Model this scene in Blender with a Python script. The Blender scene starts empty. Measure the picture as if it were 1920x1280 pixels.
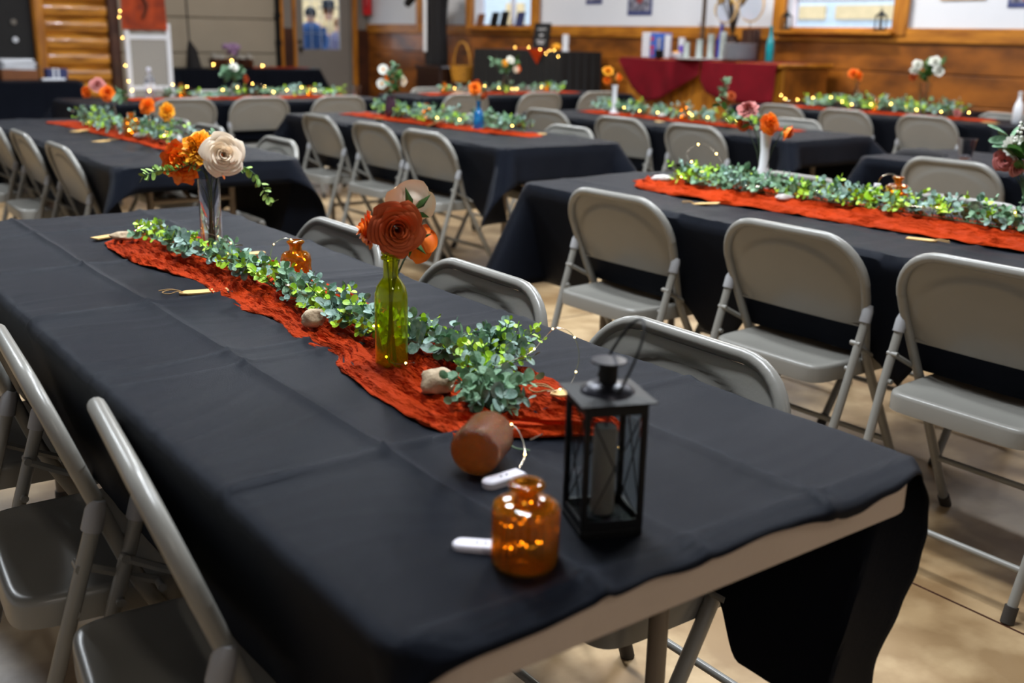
import bpy, math, random
from math import sin, cos, pi, sqrt, atan2, hypot, exp
from mathutils import Vector, Matrix, noise

# ------------------------------------------------------------ camera, world, lights, exposure
scn = bpy.context.scene
COL = scn.collection
scn.view_settings.view_transform = 'Standard'
scn.view_settings.look = 'None'
scn.view_settings.gamma = 1
scn.view_settings.use_curve_mapping = False
scn.view_settings.exposure = 0.22

CAM = Vector((-1.1902, -0.6895, 1.2579))
YAW, PITCH, ROLL = .6458, .2794, .0219
fw = Vector((sin(YAW)*cos(PITCH), cos(YAW)*cos(PITCH), -sin(PITCH)))
rt = Vector((cos(YAW), -sin(YAW), 0)); up = rt.cross(fw)
R2 = rt*cos(ROLL)+up*sin(ROLL); U2 = -rt*sin(ROLL)+up*cos(ROLL)
cd = bpy.data.cameras.new('camera'); cam = bpy.data.objects.new('camera', cd); COL.objects.link(cam)
cam.matrix_world = Matrix(((R2.x, U2.x, -fw.x, CAM.x), (R2.y, U2.y, -fw.y, CAM.y), (R2.z, U2.z, -fw.z, CAM.z), (0, 0, 0, 1)))
cd.sensor_width = 36; cd.lens = 1987.9/1920*36
cd.clip_start = .05; cd.clip_end = 200
cd.dof.use_dof = True; cd.dof.focus_distance = 1.95; cd.dof.aperture_fstop = 3.4
scn.camera = cam

w = bpy.data.worlds.new('sky'); scn.world = w; w.use_nodes = True
wn = w.node_tree.nodes; bg = wn['Background']
bg.inputs[0].default_value = (.75, .86, 1, 1); bg.inputs[1].default_value = 3

LAMPS = [  # x, y, watts, colour, where
    (.5, 3.0, 125, (.88, .94, 1), 'above the middle of the nearest table'), (2.7, 2.3, 120, (.88, .94, 1), 'above the right-hand table'),
    (.0, 1.1, 105, (.88, .94, 1), 'as added fill over the near table end'), (5.6, 2.2, 90, (.92, .95, 1), 'above the far right table'),  # near-end lamp is added to brighten the inner chair backs
    (-.6, 7.4, 130, (.88, .94, 1), 'above the left end of the hall middle'), (3.0, 7.6, 150, (.88, .94, 1), 'above the back row centre table'),
    (6.0, 6.0, 120, (1, .95, .88), 'above the serving bar side'), (1.0, 12.2, 60, (1, .93, .84), 'above the log partition'),
    (5.0, 11.6, 90, (1, .95, .88), 'above the garage door side'), (-1.4, -3.2, 24, (1, .90, .78), 'behind the camera at left'), (3.2, -3.2, 16, (1, .86, .70), 'behind the camera at right')]
LAMP_Z = 3.75

# ------------------------------------------------------------ helpers
def lin(c):
    return tuple(((v/255)/12.92 if v/255 <= .04045 else ((v/255+.055)/1.055)**2.4) for v in c)

def mat(name, rgb, rough=.5, metal=0, var=.12, scale=8, bump=0, bscale=60, trans=0, emit=0, sheen=0, ior=1.45, spec=.5, stretch=None, rgb2=None, coat=0, alpha=1, detail=3, sub=0, tint=None):
    m = bpy.data.materials.new(name); m.use_nodes = True
    nt = m.node_tree; N = nt.nodes; L = nt.links
    b = N['Principled BSDF']
    c = lin(rgb); c2 = lin(rgb2) if rgb2 else tuple(v*(1-var) for v in c)
    tc = N.new('ShaderNodeTexCoord'); mp = N.new('ShaderNodeMapping')
    L.new(tc.outputs['Object'], mp.inputs[0])
    if stretch: mp.inputs['Scale'].default_value = stretch
    nz = N.new('ShaderNodeTexNoise'); nz.inputs['Scale'].default_value = scale; nz.inputs['Detail'].default_value = detail
    L.new(mp.outputs[0], nz.inputs['Vector'])
    cr = N.new('ShaderNodeValToRGB'); cr.color_ramp.elements[0].position = .35; cr.color_ramp.elements[1].position = .65
    cr.color_ramp.elements[0].color = (*c2, 1); cr.color_ramp.elements[1].color = (*c, 1)
    L.new(nz.outputs['Fac'], cr.inputs[0]); L.new(cr.outputs[0], b.inputs['Base Color'])
    b.inputs['Roughness'].default_value = rough; b.inputs['Metallic'].default_value = metal
    b.inputs['Transmission Weight'].default_value = trans; b.inputs['IOR'].default_value = ior
    b.inputs['Specular IOR Level'].default_value = spec; b.inputs['Coat Weight'].default_value = coat
    b.inputs['Alpha'].default_value = alpha
    if tint: b.inputs['Specular Tint'].default_value = (*tint, 1)
    if sub:
        b.inputs['Subsurface Weight'].default_value = sub; b.inputs['Subsurface Radius'].default_value = (.01, .008, .004)
    if sheen:
        b.inputs['Sheen Weight'].default_value = sheen; b.inputs['Sheen Roughness'].default_value = .4
        b.inputs['Sheen Tint'].default_value = (.55, .68, 1, 1)
    if emit:
        b.inputs['Emission Color'].default_value = (*c, 1); b.inputs['Emission Strength'].default_value = emit
    if bump:
        n2 = N.new('ShaderNodeTexNoise'); n2.inputs['Scale'].default_value = bscale; n2.inputs['Detail'].default_value = 4
        L.new(mp.outputs[0], n2.inputs['Vector'])
        bp = N.new('ShaderNodeBump'); bp.inputs['Strength'].default_value = bump; bp.inputs['Distance'].default_value = .01
        L.new(n2.outputs['Fac'], bp.inputs['Height']); L.new(bp.outputs[0], b.inputs['Normal'])
    return m

class MB:
    def __init__(s): s.v = []; s.f = []; s.sm = []; s.mi = []; s.m = 0
    def add(s, vs, fs, smooth=False):
        o = len(s.v); s.v += [tuple(v) for v in vs]
        for f in fs: s.f.append(tuple(i+o for i in f)); s.sm.append(smooth); s.mi.append(s.m)
        return s
    def box(s, c, d, rz=0, bev=0, M=None):
        x, y, z = d[0]/2, d[1]/2, d[2]/2
        if bev:
            b = min(bev, x*.9, y*.9, z*.9); vs = []; fs = []
            for sx, sy, sz in [(i, j, k) for k in (-1, 1) for j in (-1, 1) for i in (-1, 1)]:
                vs += [(sx*(x-b), sy*(y-b), sz*z), (sx*(x-b), sy*y, sz*(z-b)), (sx*x, sy*(y-b), sz*(z-b))]
            def I(i, j, k, a): return ((k+1)//2*4+(j+1)//2*2+(i+1)//2)*3+a
            for k in (-1, 1): fs.append([I(-1, -1, k, 0), I(1, -1, k, 0), I(1, 1, k, 0), I(-1, 1, k, 0)])
            for j in (-1, 1): fs.append([I(-1, j, -1, 1), I(1, j, -1, 1), I(1, j, 1, 1), I(-1, j, 1, 1)])
            for i in (-1, 1): fs.append([I(i, -1, -1, 2), I(i, 1, -1, 2), I(i, 1, 1, 2), I(i, -1, 1, 2)])
            for j in (-1, 1):
                for k in (-1, 1): fs.append([I(-1, j, k, 0), I(1, j, k, 0), I(1, j, k, 1), I(-1, j, k, 1)])
            for i in (-1, 1):
                for k in (-1, 1): fs.append([I(i, -1, k, 0), I(i, 1, k, 0), I(i, 1, k, 2), I(i, -1, k, 2)])
            for i in (-1, 1):
                for j in (-1, 1): fs.append([I(i, j, -1, 1), I(i, j, 1, 1), I(i, j, 1, 2), I(i, j, -1, 2)])
            for i in (-1, 1):
                for j in (-1, 1):
                    for k in (-1, 1): fs.append([I(i, j, k, 0), I(i, j, k, 1), I(i, j, k, 2)])
        else:
            vs = [(i*x, j*y, k*z) for k in (-1, 1) for j in (-1, 1) for i in (-1, 1)]
            fs = [(0, 2, 3, 1), (4, 5, 7, 6), (0, 1, 5, 4), (2, 6, 7, 3), (0, 4, 6, 2), (1, 3, 7, 5)]
        M = M or Matrix.Rotation(rz, 4, 'Z')
        return s.add([M @ Vector(v)+Vector(c) for v in vs], fs)
    def lathe(s, prof, n=24, c=(0, 0, 0), M=None, flute=0, nf=0, closed=False, f0=0, f1=99):
        M = M or Matrix.Identity(4); vs = []; fs = []
        for k, (r, z) in enumerate(prof):
            for i in range(n):
                a = 2*pi*i/n; rr = r
                if flute and f0 <= z <= f1: rr = r*(1+flute*abs(sin(nf*a/2))-flute)
                vs.append(M @ Vector((rr*cos(a), rr*sin(a), z))+Vector(c))
        m = len(prof)
        for k in range(m-1+(1 if closed else 0)):
            for i in range(n):
                j = (i+1) % n; k2 = (k+1) % m
                fs.append((k*n+i, k*n+j, k2*n+j, k2*n+i))
        if not closed:
            if prof[0][0] > 1e-5: fs.append(tuple(reversed(range(n))))
            if prof[-1][0] > 1e-5: fs.append(tuple((m-1)*n+i for i in range(n)))
        return s.add(vs, fs, True)
    def tube(s, pts, r, n=8, closed=False, cap=True):
        P = [Vector(p) for p in pts]; m = len(P); vs = []; fs = []
        t0 = (P[1]-P[0]).normalized(); nrm = t0.orthogonal().normalized()
        for i in range(m):
            if closed: t = (P[(i+1) % m]-P[i-1])
            else: t = P[min(i+1, m-1)]-P[max(i-1, 0)]
            t = t.normalized() if t.length > 1e-9 else t0
            nrm = (nrm-t*nrm.dot(t)); nrm = nrm.normalized() if nrm.length > 1e-6 else t.orthogonal().normalized()
            b = t.cross(nrm); rr = r[i] if isinstance(r, (list, tuple)) else r
            for k in range(n):
                a = 2*pi*k/n; vs.append(P[i]+nrm*cos(a)*rr+b*sin(a)*rr)
        for i in range(m-1+(1 if closed else 0)):
            i2 = (i+1) % m
            for k in range(n):
                k2 = (k+1) % n; fs.append((i*n+k, i*n+k2, i2*n+k2, i2*n+k))
        if cap and not closed: fs += [tuple(reversed(range(n))), tuple((m-1)*n+k for k in range(n))]
        return s.add(vs, fs, True)
    def cyl(s, a, b, r, r2=None, n=16): return s.tube([a, b], [r, r if r2 is None else r2], n)
    def grid(s, nu, nv, fn, smooth=True, skip=None):
        vs = [fn(i, j) for j in range(nv+1) for i in range(nu+1)]; W = nu+1
        fs = [(j*W+i, j*W+i+1, (j+1)*W+i+1, (j+1)*W+i) for j in range(nv) for i in range(nu)]
        return s.add(vs, fs, smooth)
    def ball(s, c, r, n=10, sc=(1, 1, 1), M=None, wob=0, seed=0):
        vs = []; fs = []; h = max(4, n//2+1)
        for k in range(h+1):
            ph = pi*k/h
            for i in range(n):
                a = 2*pi*i/n; d = Vector((sin(ph)*cos(a), sin(ph)*sin(a), cos(ph)))
                q = 1+(wob*noise.noise(d*1.6+Vector((seed*3.7, seed, 0))) if wob else 0)
                v = Vector((d.x*sc[0], d.y*sc[1], d.z*sc[2]))*r*q
                vs.append((M @ v if M else v)+Vector(c))
        for k in range(h):
            for i in range(n): fs.append((k*n+i, (k+1)*n+i, (k+1)*n+(i+1) % n, k*n+(i+1) % n))
        return s.add(vs, fs, True)
    def build(s, name, ms, parent=None, loc=None, fixn=False):
        me = bpy.data.meshes.new(name); me.from_pydata(s.v, [], s.f)
        me.polygons.foreach_set('use_smooth', s.sm)
        if isinstance(ms, (list, tuple)):
            for m in ms: me.materials.append(m)
            me.polygons.foreach_set('material_index', s.mi)
        else: me.materials.append(ms)
        if fixn:
            import bmesh
            bm = bmesh.new(); bm.from_mesh(me); bmesh.ops.remove_doubles(bm, verts=bm.verts, dist=1e-5)
            bmesh.ops.recalc_face_normals(bm, faces=bm.faces); bm.to_mesh(me); bm.free()
        me.update()
        if any(s.sm): me.set_sharp_from_angle(angle=math.radians(48))
        o = bpy.data.objects.new(name, me); COL.objects.link(o)
        if parent: o.parent = parent
        if loc: o.location = loc
        return o

def tag(o, label=None, cat=None, group=None, kind=None):
    if label: o['label'] = label
    if cat: o['category'] = cat
    if group: o['group'] = group
    if kind: o['kind'] = kind
    return o
def thing(name, label, cat, loc=(0, 0, 0), rz=0, group=None):
    o = bpy.data.objects.new(name, None); COL.objects.link(o); o.location = loc; o.rotation_euler = (0, 0, rz)
    o.empty_display_size = .1
    return tag(o, label, cat, group)
def copy_tree(o, parent=None):
    c = o.copy(); COL.objects.link(c); c.parent = parent
    for ch in list(o.children): copy_tree(ch, c)
    return c
def struct(name, mb, m, **k):
    return tag(mb.build(name, m, **k), kind='structure')
def nz(*a): return noise.noise(Vector(a))
def smooth_path(pts, n=8):
    P = [Vector(p) for p in pts]; out = []
    for i in range(len(P)-1):
        a = P[max(i-1, 0)]; b = P[i]; c = P[i+1]; d = P[min(i+2, len(P)-1)]
        for k in range(n):
            t = k/n
            out.append(.5*((2*b)+(-a+c)*t+(2*a-5*b+4*c-d)*t*t+(-a+3*b-3*c+d)*t**3))
    return out+[P[-1]]
def interp(tab, x):
    if x <= tab[0][0]: return tab[0][1]
    for (a, p), (b, q) in zip(tab, tab[1:]):
        if x <= b: return p+(q-p)*(x-a)/(b-a)
    return tab[-1][1]

# ------------------------------------------------------------ materials
M = {}
M['cloth'] = mat('black_polyester', (5, 6, 12), .45, var=.25, scale=6, bump=.5, bscale=900, sheen=.01, spec=.15, tint=(.55, .68, 1))
M['skirtcloth'] = mat('black_skirting', (12, 12, 14), .8, scale=5, bump=.2, bscale=300)
M['paint'] = mat('grey_beige_enamel', (132, 130, 124), .3, var=.06, scale=5, bump=.03, bscale=220, spec=.5)
M['cap'] = mat('grey_plastic', (150, 150, 152), .5)
M['foot'] = mat('dark_rubber', (52, 47, 42), .7)
M['plastic'] = mat('beige_plastic', (176, 160, 146), .45, var=.05, bump=.1, bscale=150)
M['tleg'] = mat('brown_grey_steel', (120, 108, 94), .4)
M['rust'] = mat('rust_gauze', (172, 52, 8), .9, var=.3, scale=14, bump=1, bscale=150, stretch=(1, .3, 1), spec=.1, sheen=0)
M['sage'] = mat('sage_leaf', (132, 168, 134), .6, rgb2=(74, 116, 80), scale=50, bump=.2, bscale=300)
M['teal'] = mat('dusty_green_leaf', (156, 182, 172), .65, rgb2=(84, 120, 104), scale=60, bump=.2, bscale=300)
M['lime'] = mat('lime_leaf', (190, 224, 56), .5, rgb2=(136, 188, 42), scale=40)
M['sprigm'] = mat('sprig_leaf', (168, 200, 104), .5, rgb2=(110, 150, 70), scale=60)
M['green'] = mat('green_leaf', (70, 112, 42), .5, rgb2=(40, 80, 30), scale=30)
M['vine'] = mat('green_stem', (70, 98, 62), .6)
M['dstem'] = mat('dark_stem', (38, 52, 26), .6)
M['wire'] = mat('silver_wire', (210, 200, 180), .25, metal=1)
M['bulb'] = mat('warm_bulb', (255, 196, 96), .4, emit=45)
M['bulb_near'] = mat('warm_micro_bulb', (255, 200, 110), .4, emit=20)
M['white'] = mat('white_plastic', (215, 212, 222), .45, var=.04)
M['stone'] = mat('tan_stone', (206, 186, 156), .8, rgb2=(160, 138, 110), scale=30, bump=.4, bscale=90)
M['pale_stone'] = mat('pale_stone', (205, 200, 196), .7, rgb2=(170, 165, 160), scale=30, bump=.2, bscale=90)
M['tagwood'] = mat('pale_wood', (214, 178, 112), .6, rgb2=(190, 150, 90), scale=10, stretch=(2, 30, 2))
M['twine'] = mat('jute_twine', (176, 140, 92), .9, bump=.5, bscale=500)
M['amber'] = mat('amber_glass', (250, 172, 48), .05, trans=.92, ior=1.45, var=.1, bump=.06, bscale=60)
M['mercury'] = mat('amber_mercury_glass', (244, 160, 50), .10, trans=.86, rgb2=(206, 110, 16), scale=220, bump=.9, bscale=420, ior=1.45)
M['gglass'] = mat('green_glass', (232, 240, 44), .03, trans=.9, ior=1.4, var=.05)
M['clear'] = mat('clear_glass', (246, 246, 250), .02, trans=1, ior=1.35, var=.02)
M['pane'] = mat('thin_pane', (235, 240, 240), .02, trans=1, ior=1.05, var=.02)
M['purple'] = mat('dark_purple_glass', (62, 34, 52), .1, coat=.5)
M['blue'] = mat('blue_glass', (22, 110, 160), .12, coat=.5, rgb2=(14, 70, 130), scale=30)
M['milk'] = mat('milk_glass', (222, 224, 228), .2, var=.04, coat=.4)
M['black'] = mat('black_metal', (11, 11, 12), .5, spec=.25, bump=.1, bscale=200)
M['blackg'] = mat('dark_gunmetal', (46, 46, 54), .35, metal=.6)
M['wax'] = mat('ivory_wax', (120, 112, 104), .6, sub=.2)
M['rose_rust'] = mat('rust_foam_petal', (196, 88, 34), .65, rgb2=(172, 66, 22), scale=12)
M['rose_or'] = mat('orange_petal', (252, 136, 20), .6, rgb2=(236, 100, 8), scale=20)
M['rose_yel'] = mat('marigold_petal', (252, 184, 40), .6, rgb2=(244, 156, 16), scale=20)
M['rose_cream'] = mat('cream_petal', (254, 242, 224), .6, rgb2=(250, 228, 200), scale=10)
M['rose_pink'] = mat('dusty_pink_petal', (196, 122, 116), .65, rgb2=(170, 95, 90), scale=20)
M['petal_white'] = mat('white_petal', (238, 238, 228), .6, var=.06)
M['redcloth'] = mat('crimson_cloth', (100, 0, 16), .85, var=.2, bump=.2, bscale=300, spec=.2)
M['honey'] = mat('honey_pine', (186, 120, 34), .42, rgb2=(142, 84, 20), scale=3, stretch=(6, 1, 6), detail=6)
M['honeyv'] = mat('honey_pine_post', (186, 120, 34), .42, rgb2=(142, 84, 20), scale=3, stretch=(6, 6, 1), detail=6)
M['log'] = mat('varnished_log', (206, 140, 50), .3, rgb2=(120, 68, 16), scale=2.4, stretch=(1, 3, 9), detail=6, coat=.3)
M['stain'] = mat('stained_pine', (152, 88, 26), .4, rgb2=(92, 50, 14), scale=2.2, stretch=(3, 1, 2.4), detail=6, coat=.15)
M['dkwood'] = mat('dark_stained_wood', (70, 38, 24), .4, rgb2=(46, 24, 16), scale=3)
M['wallw'] = mat('white_panel', (214, 217, 224), .6, var=.03, scale=2)
M['wallg'] = mat('grey_wall', (120, 114, 108), .7, var=.05, scale=3)
M['dark'] = mat('dark_wall', (26, 24, 24), .8)
M['ceil'] = mat('ceiling_paint', (44, 44, 46), .8)
M['gdoor'] = mat('beige_steel_door', (150, 140, 124), .5, var=.04, scale=3, bump=.15, bscale=120)
M['gasket'] = mat('grey_gasket', (88, 82, 74), .6)
M['bannerm'] = mat('rust_banner', (170, 62, 16), .8, rgb2=(120, 40, 12), scale=6)
M['mesh'] = mat('pale_mesh', (150, 146, 140), .6, var=.1, scale=60)
M['wicker'] = mat('wicker', (206, 146, 44), .6, rgb2=(150, 98, 24), scale=40, bump=.6, bscale=120)
M['chalk'] = mat('chalkboard', (18, 20, 24), .6)
M['chalkw'] = mat('chalk_white', (220, 220, 220), .8)
M['redm'] = mat('red_enamel', (190, 14, 20), .3)
M['bluebox'] = mat('blue_carton', (58, 96, 178), .5)
M['redbox'] = mat('red_print', (190, 40, 50), .5)
M['navy'] = mat('navy_ribbed', (44, 50, 92), .5)
M['brownbox'] = mat('brown_box', (110, 62, 26), .6)
M['steel'] = mat('pale_tumbler', (178, 186, 182), .2, metal=.3)
M['porc'] = mat('white_porcelain', (214, 216, 222), .3, var=.03)
M['pampas'] = mat('golden_grass', (176, 138, 70), .9, rgb2=(110, 76, 34), scale=40)
M['twig'] = mat('dark_twig', (60, 44, 30), .8)
M['tealg'] = mat('teal_glass', (14, 130, 140), .2, coat=.4)
M['cobalt'] = mat('cobalt_glass', (20, 54, 160), .2, coat=.4)
M['violet'] = mat('violet_print', (82, 40, 170), .5)
M['lilac'] = mat('lilac_bloom', (150, 120, 160), .7)
M['irid'] = mat('iridescent_film', (246, 242, 252), .03, trans=1, ior=1.04, rgb2=(226, 240, 250), scale=6)
M['coat'] = mat('black_coat_wool', (24, 22, 24), .9)
M['leather'] = mat('dark_leather', (40, 24, 20), .3, coat=.2)
M['pinklabel'] = mat('pink_label', (206, 90, 104), .5)
M['waterb'] = mat('clear_plastic', (226, 232, 242), .08, trans=.8, ior=1.2)
M['skin'] = mat('skin', (214, 158, 128), .6)
M['denim'] = mat('blue_jacket_cloth', (44, 78, 130), .8)
M['tan'] = mat('tan_coat_cloth', (206, 176, 130), .8)
M['brownh'] = mat('brown_hair', (120, 74, 42), .8)
M['hatm'] = mat('black_felt', (24, 28, 38), .8)
M['greyc'] = mat('grey_violet_cloth', (110, 104, 130), .8)
M['siding'] = mat('cream_siding', (238, 206, 158), .8)
M['whites'] = mat('white_siding', (214, 222, 230), .8)
M['asphalt'] = mat('pale_gravel', (150, 150, 150), .9, bump=.3)
M['glow'] = mat('lamp_diffuser', (255, 255, 255), .5, emit=4)
M['pblue'] = mat('poster_blue', (60, 70, 120), .5)
M['pred'] = mat('poster_red', (140, 60, 60), .5)
M['pgrey'] = mat('poster_grey', (150, 150, 165), .5, rgb2=(60, 60, 76), scale=20)

def floor_mat():
    m = mat('stained_concrete', (190, 165, 128), .35, rgb2=(150, 122, 86), scale=1.6, bump=.05, bscale=30, detail=8)
    nt = m.node_tree; N = nt.nodes; L = nt.links; b = N['Principled BSDF']
    tc = N.new('ShaderNodeTexCoord'); n = N.new('ShaderNodeTexNoise'); n.inputs['Scale'].default_value = 5.5; n.inputs['Detail'].default_value = 10
    L.new(tc.outputs['Object'], n.inputs['Vector'])
    r = N.new('ShaderNodeValToRGB'); r.color_ramp.elements[0].position = .42; r.color_ramp.elements[1].position = .62
    r.color_ramp.elements[0].color = (.62, .56, .5, 1); r.color_ramp.elements[1].color = (1, 1, 1, 1)
    L.new(n.outputs['Fac'], r.inputs[0])
    mx = N.new('ShaderNodeMix'); mx.data_type = 'RGBA'; mx.blend_type = 'MULTIPLY'; mx.inputs[0].default_value = 1
    src = b.inputs['Base Color'].links[0].from_socket
    L.new(src, mx.inputs[6]); L.new(r.outputs[0], mx.inputs[7]); L.new(mx.outputs[2], b.inputs['Base Color'])
    return m
M['floor'] = floor_mat()

# ------------------------------------------------------------ the room
X0, X1, Y0, Y1, H = -5.0, 7.6, -5.0, 15.0, 4.0
struct('floor', MB().box(((X0+X1)/2, (Y0+Y1)/2, -.05), (X1-X0+.4, Y1-Y0+.4, .1)), M['floor'])
for i, (c, d) in enumerate([((1.0, 5, .0005), (.006, 20, .001)), ((4.6, 5, .0005), (.006, 20, .001)), ((1.3, 3.0, .0005), (12.6, .006, .001)), ((1.3, 6.6, .0005), (12.6, .006, .001))]):
    struct('trim_%d' % (20+i), MB().box(c, d), M['dkwood'])
struct('ceiling', MB().box(((X0+X1)/2, (Y0+Y1)/2, H+.05), (X1-X0+.4, Y1-Y0+.4, .1)), M['ceil'])
struct('wall_left', MB().box((X0-.08, 5, H/2), (.16, 20.2, H)), M['wallw'])
struct('wall_near', MB().box(((X0+X1)/2, Y0-.08, H/2), (X1-X0, .16, H)), M['wallw'])
# right wall: stained boards below, white panels above, two windows
WB, WT = 1.30, 1.40       # honey rail
wins = [(5.30, 6.53), (10.67, 11.97)]
def wall_x(name, spans, z0, z1, m, x0=X1, x1=X1+.16):
    b = MB()
    for a, c in spans: b.box(((x0+x1)/2, (a+c)/2, (z0+z1)/2), (x1-x0, c-a, z1-z0))
    return struct(name, b, m)
wall_x('wall_right', [(Y0, Y1)], 0, 1.38, M['stain'])
b = MB()
for a, c in [(Y0, 5.30), (6.53, 10.67), (11.97, Y1)]: b.box((X1+.08, (a+c)/2, (1.38+H)/2), (.16, c-a, H-1.38))
for a, c in wins: b.box((X1+.08, (a+c)/2, (2.5+H)/2), (.16, c-a, H-2.5))
tag(b.build('wall_right', M['wallw']), kind='structure')
b = MB()
for k, z in enumerate((.24, .50, .76, 1.02, 1.28)):   # board joints as real overlapping planks
    b.box((X1-.012, 5, z-.13), (.024, 19.98, .252), bev=.006)
struct('trim_1', b, M['stain'])
struct('trim_2', MB().box((X1-.035, 5, 1.345), (.03, 19.98, .13), bev=.008), M['honey'])
i = 3
for y in (4.95, 5.22, 6.60, 10.58, 12.07, 13.4):
    if y == 4.95: continue
    struct('trim_%d' % i, MB().box((X1-.04, y, 2.05), (.05, .15, 1.42) if y != 13.4 else (.05, .12, 1.42), bev=.008), M['honeyv']); i += 1
for k, (a, c) in enumerate(wins):
    wroot = tag(MB().box((X1-.06, (a+c)/2, 1.365), (.16, c-a+.1, .035), bev=.006).build('window_%d' % (k+1), M['honey']), kind='structure')
    fr = MB()
    for y in (a+.02, c-.02): fr.box((X1+.09, y, 1.94), (.05, .04, 1.12))
    for z in (1.40, 2.48): fr.box((X1+.09, (a+c)/2, z), (.05, c-a, .04))
    if k: fr.box((X1+.09, (a+c)/2-.1, 1.94), (.05, .05, 1.12))
    fr.build('window_frame', M['white'], wroot)
    MB().box((X1+.1, (a+c)/2, 1.94), (.006, c-a-.05, 1.06)).build('pane', M['pane'], wroot)
    if not k:
        bl = MB()
        for j in range(26):
            z = 2.46-j*.032
            bl.box((X1+.03, (a+c)/2, z), (.028, c-a-.1, .002), M=Matrix.Rotation(.5, 4, 'Y'))
        bl.build('blind', M['white'], wroot)
# far wall with the garage door, door and corner posts
DX0, DX1 = 6.31, 7.27
b = MB()
for a, c, z0, z1 in [(X0, 2.2, 0, H), (2.2, 6.04, 2.6, H), (6.04, DX0, 0, H), (DX1, X1+.16, 0, H), (DX0, DX1, 2.05, H)]:
    b.box(((a+c)/2, Y1+.08, (z0+z1)/2), (c-a, .16, z1-z0))
struct('wall_far', b, M['wallg'])
struct('trim_8', MB().box((6.165, Y1-.02, .66), (.20, .04, 1.32), bev=.005), M['dkwood'])
struct('trim_9', MB().box((6.28, Y1-.03, 1.05), (.05, .06, 2.1), bev=.005), M['honeyv'])
struct('trim_10', MB().box((6.07, Y1-.03, 1.05), (.05, .06, 2.1), bev=.005), M['honeyv'])
struct('trim_11', MB().box((7.33, Y1-.03, 1.05), (.075, .06, 2.1), bev=.005), M['honeyv'])
struct('trim_12', MB().box((7.49, Y1-.02, .66), (.2, .04, 1.32), bev=.005), M['dkwood'])
gd = tag(MB().box((4.12, Y1+.07, 1.3), (3.84, .05, 2.6)).build('door_1', M['gasket']), kind='structure')
for k in range(5):
    z0 = -.12+k*.5+.06; zc = (max(z0, .01)+z0+.49)/2
    MB().box((4.12, Y1+.035, zc), (3.82, .05, z0+.49-max(z0, .01)), bev=.012).build('panel', M['gdoor'], gd)
tr = MB().box((6.0, Y1-.05, 1.3), (.05, .08, 2.6)); tr.box((6.0, Y1-.06, 1.5), (.09, .05, .07)); tr.box((6.0, Y1-.06, 1.1), (.09, .05, .07))
tr.build('track', M['black'], gd)
dr = MB(); c = (DX0+DX1)/2
dr.box((c, Y1+.05, .51), (.94, .045, 1.0)); dr.box((6.39, Y1+.05, 1.53), (.14, .045, 1.04)); dr.box((7.18, Y1+.05, 1.53), (.165, .045, 1.04)); dr.box((c, Y1+.05, 2.03), (.62, .045, .03))
door = tag(dr.build('door_2', M['wallg']), kind='structure')
MB().box((6.775, Y1+.05, 1.52), (.62, .01, 1.0)).build('pane', M['pane'], door)
mu = MB()
for x in (6.62, 6.78, 6.94): mu.box((x, Y1+.062, 1.52), (.008, .008, 1.0))
for z in (1.25, 1.5, 1.75): mu.box((6.775, Y1+.062, z), (.62, .008, .008))
mu.build('muntin', M['white'], door)
k_ = MB().ball((6.39, Y1-.03, 1.02), .035, 12); k_.cyl((6.39, Y1+.03, 1.02), (6.39, Y1-.02, 1.02), .015); k_.cyl((6.39, Y1+.02, 1.12), (6.39, Y1, 1.12), .028); k_.build('door_handle', M['black'], door)
# log partition at the left
LY = 11.8
struct('wall_partition', MB().box((-1.6, LY+.1, H/2), (6.7, .16, H)), M['dark'])
b = MB()
for k in range(22):
    z = .085+k*.17
    b.grid(24, 10, lambda i, j, z=z: Vector((1.86+.66*i/24+.004*nz(i*.3, z*9, 0), LY+.02-.075*cos((j/10-.5)*pi*.98)*(1+.06*nz(i*.2, z*7, 3)), z+.085*sin((j/10-.5)*pi*.98))))
struct('wall_log', b, M['log'])
struct('trim_13', MB().box((1.80, LY-.02, H/2), (.11, .14, H), bev=.02), M['honeyv'])
struct('trim_14', MB().box((2.57, LY, H/2), (.12, .2, H), bev=.02), M['dkwood'])
# ceiling lamps
for k, (x, y, wt, c, where) in enumerate(LAMPS):
    t = thing('ceiling_lamp', 'long white lamp hanging from the ceiling '+where, 'lamp', (x, y, LAMP_Z), 0, 'hanging ceiling lamps')
    MB().box((0, 0, .06), (.34, 1.26, .06), bev=.01).build('housing', M['wallw'], t)
    MB().box((0, 0, .024), (.28, 1.18, .012)).build('diffuser', M['glow'], t)
    r = MB()
    for yy in (-.5, .5): r.cyl((0, yy, .09), (0, yy, H-LAMP_Z), .004, n=6)
    r.build('hanger', M['wire'], t)
    ld = bpy.data.lights.new('lamp_light', 'AREA'); ld.shape = 'RECTANGLE'; ld.size = .28; ld.size_y = 1.18; ld.energy = wt; ld.color = c
    lo = bpy.data.objects.new('lamp_light', ld); COL.objects.link(lo); lo.location = (0, 0, .015); lo.parent = t

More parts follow.
